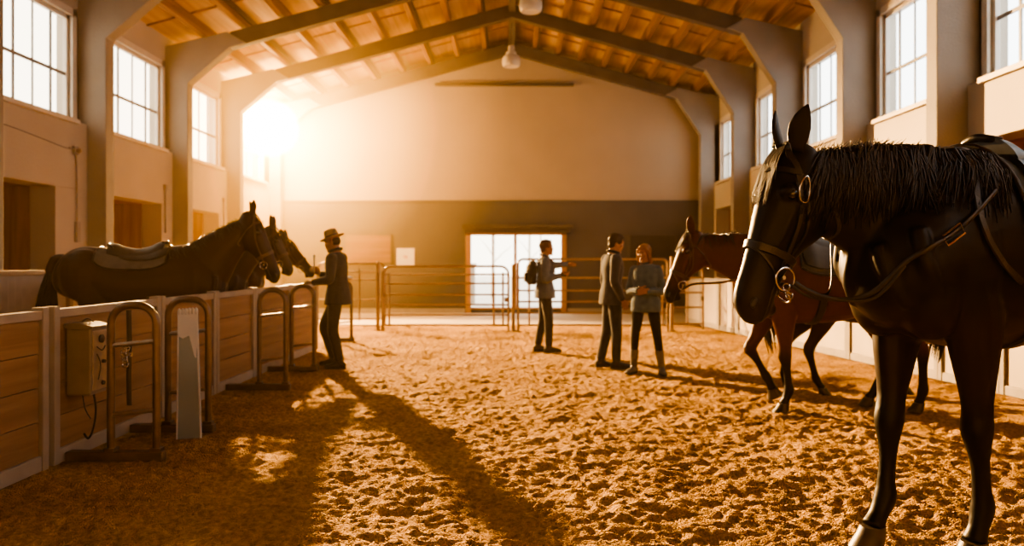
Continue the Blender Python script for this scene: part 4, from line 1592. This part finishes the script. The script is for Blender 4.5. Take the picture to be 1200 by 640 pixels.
    for sd in 'LR':
        a, b, c = j['sh' + sd], j['el' + sd], j['wr' + sd]
        limb(top, [a - (shax if sd == 'L' else -shax) * .03, a, a.lerp(b, .5), b, b.lerp(c, .45), c - (c - b).normalized() * .005], [r_ * (.84 if fem else 1) for r_ in (.066, .074, .066, .060, .054, .042)])
    m = remesh(top, .013, 3)
    o = link(cl['topname'], m, cl['top'], t, smooth='all')
    if 'toplabel' in cl:
        o['label'] = cl['toplabel']
    # collar, cuffs, zip
    co = MB()
    nb = j['neck'] + V((.004, 0, .03))
    ring = [nb + V((.074 * math.cos(a), .070 * math.sin(a), .012 - .020 * math.cos(a))) for a in [2 * math.pi * k / 18 for k in range(18)]]
    co.tube(ring, .020 if cl.get('collar') else .013, 8, closed=True)
    co.build('collar', cl.get('collarm', cl['top']), t, smooth=True)
    for sd in 'LR':
        b, c = j['el' + sd], j['wr' + sd]
        dr = (c - b).normalized()
        MB().tube([c - dr * .03, c + dr * .008], .043, 14).build('cuff', cl['top'], t, smooth=True)
    # trousers
    tr = MB()
    torso(tr, .0, .34, .010)
    for sd in 'LR':
        h_, k_, a_ = j['hip' + sd], j['knee' + sd], j['ank' + sd]
        sl = cl.get('slim', 0)
        end = a_ + V((0, 0, .26 if cl.get('tall') else .015))
        if cl.get('tall'):
            end = k_.lerp(a_, .55)
        limb(tr, [h_ + V((0, 0, .05)), h_.lerp(k_, .35), k_, k_.lerp(a_, .35), end], [.088 - .006 * sl, .088 - .008 * sl, .072 - .012 * sl, .068 - .012 * sl, .058 - .014 * sl])
    link('trousers', remesh(tr, .013, 3), cl['legs'], t, smooth='all')
    # shoes
    for sd in 'LR':
        a, to = j['ank' + sd], j['toe' + sd].normalized()
        to = V((to.x, to.y, 0)).normalized()
        z0 = a.z - .085
        F = lambda f, z: V((a.x, a.y, 0)) + to * f + V((0, 0, z0 + z))
        sl_ = V((-to.y, to.x, 0))
        b = MB()
        b.loft([(F(-.075, .040), sl_ * .020, V((0, 0, .032))), (F(-.06, .045), sl_ * .034, V((0, 0, .043))), (F(-.01, .052), sl_ * .038, V((0, 0, .050))), (F(.06, .045), sl_ * .042, V((0, 0, .043))), (F(.12, .034), sl_ * .047, V((0, 0, .032))), (F(.17, .028), sl_ * .040, V((0, 0, .026))), (F(.20, .024), sl_ * .020, V((0, 0, .018)))], 16)
        k = j['knee' + sd]
        topz = .58 if cl.get('tall') else .22
        dr = (k - a)
        b.tube([a - V((0, 0, .03)), a, a + dr * topz * .5, a + dr * topz], [.040, .045, .050 if not cl.get('tall') else .054, .050 if not cl.get('tall') else .060], 14)
        shoe = link('boot', remesh(b, .010, 2), cl['shoe'], t, smooth='all')
        MB().prism([(-.080, -.036), (-.03, -.040), (.05, -.040), (.12, -.049), (.18, -.036), (.205, 0), (.18, .036), (.12, .049), (.05, .040), (-.03, .040), (-.080, .036)], (0, .016), 'Z')
        sm = MB().prism([(-.078, -.030), (-.03, -.038), (.05, -.040), (.12, -.047), (.18, -.034), (.203, 0), (.18, .034), (.12, .047), (.05, .040), (-.03, .038), (-.078, .030)], (0, .016), 'Z')
        sm.v = [tuple(F(p[0], p[2]) + sl_ * p[1]) for p in sm.v]
        sm.build('sole', M_dark, shoe)
    # hair / hat
    hm = cl['hair']
    hm_ = MB()
    if hair in ('short', 'long'):
        hm_.sphere(HD(-.016, 0, .034), .088, .088, .104, 20, 14, Matrix((fwd, lat, up)).transposed() @ Matrix.Diagonal((1.17, .97, .98)))
        hm_.sphere(HD(-.045, 0, -.02), .058, .072, .075, 16, 10, Matrix((fwd, lat, up)).transposed())
        hm_.sphere(HD(.035, .0, .098), .052, .058, .026, 14, 8, Matrix((fwd, lat, up)).transposed())
    if hair == 'long':
        for sy in (1, -1):
            hm_.tube(crv([HD(.075, sy * .006, .085), HD(.072, sy * .05, .068), HD(.040, sy * .078, .02), HD(.022, sy * .082, -.05), HD(-.02, sy * .085, -.13)], 4), [.016] * 4 + [.022] * 4 + [.026] * 4 + [.028] * 4 + [.02], 10)
        hm_.tube(crv([HD(-.06, 0, .03), HD(-.085, -.035, -.06), HD(-.05, -.085, -.14), HD(.005, -.115, -.22), HD(.02, -.118, -.30)], 5), [.05] * 6 + [.045] * 6 + [.036] * 6 + [.02] * 3, 12)
    if hair == 'under':
        hm_.sphere(HD(-.03, 0, .0), .078, .08, .075, 18, 12, Matrix((fwd, lat, up)).transposed())
    me = remesh(hm_, .009, 3)
    o = link('hair', me, hm, t, smooth='all')
    # strands over the cap
    st = MB()
    rnd = random.Random(5)
    bv = BVHTree.FromPolygons([v.co.copy() for v in me.vertices], [tuple(p.vertices) for p in me.polygons])
    for i in range(90):
        th, ph = rnd.uniform(0, 6.28), rnd.uniform(.1, 1.5)
        pts, nr = [], []
        for q in range(4):
            pp = ph + q * .22
            dv = fwd * math.sin(pp) * math.cos(th) + lat * math.sin(pp) * math.sin(th) + up * math.cos(pp)
            hit = bv.ray_cast(HD(-.016, 0, .02) + dv * .3, -dv)
            if hit[0] is None:
                break
            pts.append(hit[0] + hit[1] * .002)
            nr.append(hit[1])
        if len(pts) > 2:
            st.ribbon(pts, nr, [.008, .008, .006, .002][:len(pts)], .002)
    if hair != 'under' and st.v:
        st.build('hair_strands', hm, o)
    if hat:
        Mh = Matrix((fwd, lat, up)).transposed().to_4x4()
        Mh.translation = HD(-.01, 0, .055)
        Mh = Mh @ Matrix.Rotation(R(4), 4, 'Y')
        ht = MB().lathe([(.160, .004), (.155, -.006), (.12, -.010), (.088, .0), (.090, .035), (.086, .075), (.074, .100), (.045, .112), (.001, .106), (.001, .10), (.07, .09), (.082, .03), (.084, .008), (.12, .0), (.152, .004)], 28, Mh)
        h_ = ht.build('hat', hat, t, smooth=True)
        MB().lathe([(.0915, .004), (.0925, .030), (.089, .030), (.088, .004)], 28, Mh).build('hat_band', M_leathbr, h_, smooth=True)
    return t


navy = cloth('navy_cloth', (.030, .032, .038))
greyblue = cloth('grey_blue_cloth', (.08, .10, .135))
charcoal = cloth('charcoal_cloth', (.042, .048, .062))
teal = cloth('teal_knit', (.07, .108, .14))
dark_leg = cloth('dark_trousers', (.024, .024, .027))
blue_leg = cloth('dark_denim', (.028, .034, .045))
black_leg = cloth('black_leggings', (.010, .010, .011))
M_boot = mat('boot_leather', (.025, .020, .017), .5, var=.2, scale=18)
M_bootgrey = mat('grey_boot', (.12, .11, .10), .6, var=.2, scale=18)
hairbr = mat('hair_brown', (.085, .040, .018), .55, var=.35, scale=60)
hairdk = mat('hair_dark', (.030, .018, .011), .55, var=.35, scale=60)
hairbl = mat('hair_blond', (.27, .135, .05), .5, var=.3, scale=60)
M_hat = mat('felt_hat', (.34, .24, .14), .9, var=.1, scale=20)

person('person in a brimmed hat and long navy jacket, reaching towards the stalled horses', (-2.235, 9.87, 0), 172,
       dict(kneeR=(.22, -.09, .53), ankR=(.10, -.10, .10), hipR=(.03, -.09, .91), kneeL=(.03, .10, .50), ankL=(-.06, .10, .085), toeL=(1, .15, 0), toeR=(1, -.1, 0),
            chest=(.02, 0, 1.27), neck=(.03, 0, 1.47), head=(.075, 0, 1.62), face=(1, .10, -.28), shL=(.02, .185, 1.40), shR=(.02, -.185, 1.41),
            elL=(.02, .24, 1.14), wrL=(.25, .18, 1.10), elR=(.09, -.24, 1.15), wrR=(.29, -.13, 1.20), hdR=(.7, .1, .5), hdL=(1, -.1, .05), pnL=(0, -.5, -.9), pnR=(.3, .9, .1), curl=34),
       dict(topname='jacket', top=navy, legs=dark_leg, shoe=M_boot, hair=hairdk, hem=-.12 + .08, flare=.02, collar=True, skin=(.36, .20, .135)), 1.0, 'under', M_hat)
person('person in grey blue jacket pointing to the right, before the glass door', (.50, 11.68, 0), 4,
       dict(elL=(.20, .30, 1.36), wrL=(.40, .40, 1.375), hdL=(1, .35, .02), pnL=(.2, -.6, -.8), elR=(-.02, -.23, 1.14), wrR=(.21, -.20, 1.20), hdR=(1, .1, .1), pnR=(0, .7, .6), curl=22,
            ankR=(.05, -.10, .085), kneeR=(.05, -.10, .5), ankL=(-.10, .10, .085), kneeL=(-.02, .1, .5), face=(1, -.05, .0), toeR=(1, -.05, 0)),
       dict(topname='jacket', top=greyblue, legs=dark_leg, shoe=M_boot, hair=hairbr, hem=.03, skin=(.33, .175, .11)), .965)
person('person in charcoal jacket with hands down, facing right to the woman with folded arms', (1.285, 9.88, 0), 12,
       dict(elR=(-.05, -.24, 1.13), wrR=(.06, -.235, .90), elL=(-.02, .24, 1.13), wrL=(.10, .20, .90), head=(.055, 0, 1.625), face=(1, -.12, -.28), neck=(.012, 0, 1.47),
            ankR=(.03, -.09, .085), ankL=(-.12, .10, .085), kneeL=(-.03, .1, .5), kneeR=(.03, -.095, .5)),
       dict(topname='jacket', top=charcoal, legs=blue_leg, shoe=M_boot, hair=hairdk, hem=.0, collar=True, collarm=dark_leg, skin=(.34, .185, .12)), .985)
person('woman in teal grey sweater and black leggings, hands folded at her waist', (1.63, 9.36, 0), 247,
       dict(elL=(.0, .235, 1.12), wrL=(.205, .055, 1.115), elR=(.0, -.235, 1.12), wrR=(.215, -.055, 1.125), hdL=(.25, -1, -.05), hdR=(.2, 1, .0), pnL=(-1, -.1, .1), pnR=(-1, 0, 0), curl=32,
            hipL=(0, .095, .91), hipR=(0, -.095, .91), kneeL=(.03, .165, .50), kneeR=(.03, -.14, .50), ankL=(-.01, .215, .085), ankR=(0, -.165, .085), toeL=(1, .45, 0), toeR=(1, -.30, 0),
            shL=(-.01, .160, 1.405), shR=(-.01, -.160, 1.405), face=(1, -.22, -.08), head=(.03, -.01, 1.625)),
       dict(topname='sweater', top=teal, legs=black_leg, shoe=M_bootgrey, hair=hairbl, hem=.02, flare=.0, slim=1, tall=True, fem=True, skin=(.36, .20, .14)), .90, 'long')

# what they carry
ph = thing('phone', 'small dark phone held by the pointing person', 'phone', (.77, 11.49, 1.175), R(20))
MB().box(-.05, .05, -.006, .006, -.035, .035).build('phone_case', M_dark, ph, bevel=.006)
bp = thing('backpack', 'dark backpack worn by the pointing person', 'backpack', (.50, 11.68, 0), R(4))
b = MB()
b.loft([((-.20, 0, 1.02), (.06, 0, 0), (0, .10, 0)), ((-.205, 0, 1.06), (.085, 0, 0), (0, .135, 0)), ((-.21, 0, 1.18), (.09, 0, 0), (0, .14, 0)), ((-.20, 0, 1.30), (.08, 0, 0), (0, .13, 0)), ((-.185, 0, 1.37), (.05, 0, 0), (0, .10, 0)), ((-.18, 0, 1.39), (.01, 0, 0), (0, .04, 0))], 18)
b.build('pack_body', navy, bp, smooth=True)
MB().box(-.315, -.28, -.09, .09, 1.06, 1.20).build('front_pocket', dark_leg, bp, bevel=.015)
for sy in (1, -1):
    MB().tube(crv([(-.13, sy * .10, 1.33), (-.06, sy * .12, 1.425), (.04, sy * .125, 1.42), (.125, sy * .12, 1.30), (.12, sy * .14, 1.15), (.0, sy * .175, 1.06), (-.13, sy * .12, 1.05)], 5), .017, 8, side=(0, 1, 0), flat=.5).build('shoulder_strap', M_padgrey, bp, smooth=True)
wd = thing('grooming_stick', 'pale short stick held upright by the person in the hat', 'stick', (-2.58, 10.012, 1.245), 0)
MB().tube([(0, 0, -.02), (0, 0, .18)], .011, 10).sphere((0, 0, .19), .018, .018, .022).build('stick', M_white, wd, smooth=True)
# ================================================================ haze, light, camera
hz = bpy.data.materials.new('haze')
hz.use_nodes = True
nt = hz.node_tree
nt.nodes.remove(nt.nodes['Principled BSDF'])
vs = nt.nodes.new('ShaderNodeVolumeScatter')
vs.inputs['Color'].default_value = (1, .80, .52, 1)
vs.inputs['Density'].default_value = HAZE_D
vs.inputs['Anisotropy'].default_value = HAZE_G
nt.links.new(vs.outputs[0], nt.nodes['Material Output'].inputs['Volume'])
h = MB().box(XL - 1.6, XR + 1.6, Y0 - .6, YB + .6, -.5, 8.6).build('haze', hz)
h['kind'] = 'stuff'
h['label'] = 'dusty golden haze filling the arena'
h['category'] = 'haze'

# sun's disc and halo added to the haze as emission that fades with distance
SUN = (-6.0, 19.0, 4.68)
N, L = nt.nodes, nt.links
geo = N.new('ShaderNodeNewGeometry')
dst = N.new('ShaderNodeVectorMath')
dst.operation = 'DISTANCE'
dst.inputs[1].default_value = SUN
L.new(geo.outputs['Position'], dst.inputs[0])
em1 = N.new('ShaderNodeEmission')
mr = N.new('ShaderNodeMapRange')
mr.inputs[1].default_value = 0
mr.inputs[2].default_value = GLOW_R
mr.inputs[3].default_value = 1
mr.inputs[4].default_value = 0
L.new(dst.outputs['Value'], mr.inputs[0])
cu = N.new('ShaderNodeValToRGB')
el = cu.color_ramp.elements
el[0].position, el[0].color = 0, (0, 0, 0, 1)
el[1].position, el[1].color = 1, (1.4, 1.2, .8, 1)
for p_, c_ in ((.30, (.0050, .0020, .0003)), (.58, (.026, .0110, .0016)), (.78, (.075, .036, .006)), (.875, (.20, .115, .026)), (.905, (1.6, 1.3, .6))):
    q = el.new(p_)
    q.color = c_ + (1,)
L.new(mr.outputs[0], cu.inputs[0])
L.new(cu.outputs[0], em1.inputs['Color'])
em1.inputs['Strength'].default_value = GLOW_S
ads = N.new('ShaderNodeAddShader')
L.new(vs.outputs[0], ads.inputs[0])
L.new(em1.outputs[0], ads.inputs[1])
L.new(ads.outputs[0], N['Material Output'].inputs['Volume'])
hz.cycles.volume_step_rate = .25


# low sun at the left window
def sun(name, kind, strength, falloff, col, size, aim=None):
    ld = bpy.data.lights.new(name, kind)
    ld.color = col
    ld.shadow_soft_size = size
    ld.energy = 1.
    ld.use_nodes = True
    n = ld.node_tree.nodes
    lf = n.new('ShaderNodeLightFalloff')
    lf.inputs['Strength'].default_value = strength
    ld.node_tree.links.new(lf.outputs[falloff], n['Emission'].inputs['Strength'])
    lo = bpy.data.objects.new(name, ld)
    lo.location = (SUN[0], SUN[1], SUN[2] - .28)
    if aim:
        ld.spot_size = R(SPOT)
        ld.spot_blend = .55
        lo.rotation_euler = V(aim).to_track_quat('-Z', 'Y').to_euler()
    COL.objects.link(lo)


sun('sun_light', 'SPOT', SUN_S, 'Constant', SUN_C, .14, (6.2, -9.2, -7.2))
sun('sun_glow', 'POINT', SUN_Q, 'Quadratic', (1., .57, .20), .16)

w = bpy.data.worlds.new('sky')
SC.world = w
w.use_nodes = True
N, L = w.node_tree.nodes, w.node_tree.links
bg = N['Background']
tc = N.new('ShaderNodeTexCoord')
sx = N.new('ShaderNodeSeparateXYZ')
L.new(tc.outputs['Generated'], sx.inputs[0])
rp = N.new('ShaderNodeValToRGB')
e = rp.color_ramp.elements
e[0].position, e[0].color = .0, (1., .86, .66, 1)
e[1].position, e[1].color = 1., (.88, .95, 1.0, 1)
mid = e.new(.5)
mid.color = (1., .90, .72, 1)
mpn = N.new('ShaderNodeMapRange')
mpn.inputs[1].default_value = -.75
mpn.inputs[2].default_value = .75
L.new(sx.outputs['X'], mpn.inputs[0])
L.new(mpn.outputs[0], rp.inputs[0])
L.new(rp.outputs[0], bg.inputs[0])
bg.inputs[1].default_value = SKY_S

cd = bpy.data.cameras.new('camera')
cd.sensor_width = 36
cd.lens = 27
cd.shift_y = -.01
cd.clip_start = .05
cd.dof.use_dof = True
cd.dof.focus_distance = 3.7
cd.dof.aperture_fstop = 1.8
co = bpy.data.objects.new('camera', cd)
co.location = (0, 0, 1.35)
co.rotation_euler = (R(90), 0, 0)
COL.objects.link(co)
SC.camera = co

SC.view_settings.view_transform = VIEW
SC.view_settings.look = LOOK
SC.view_settings.exposure = EXPO
SC.cycles.volume_bounces = 0
SC.cycles.max_bounces = 8
SC.cycles.diffuse_bounces = 4
SC.cycles.sample_clamp_indirect = 4
SC.cycles.caustics_reflective = False
SC.cycles.caustics_refractive = False
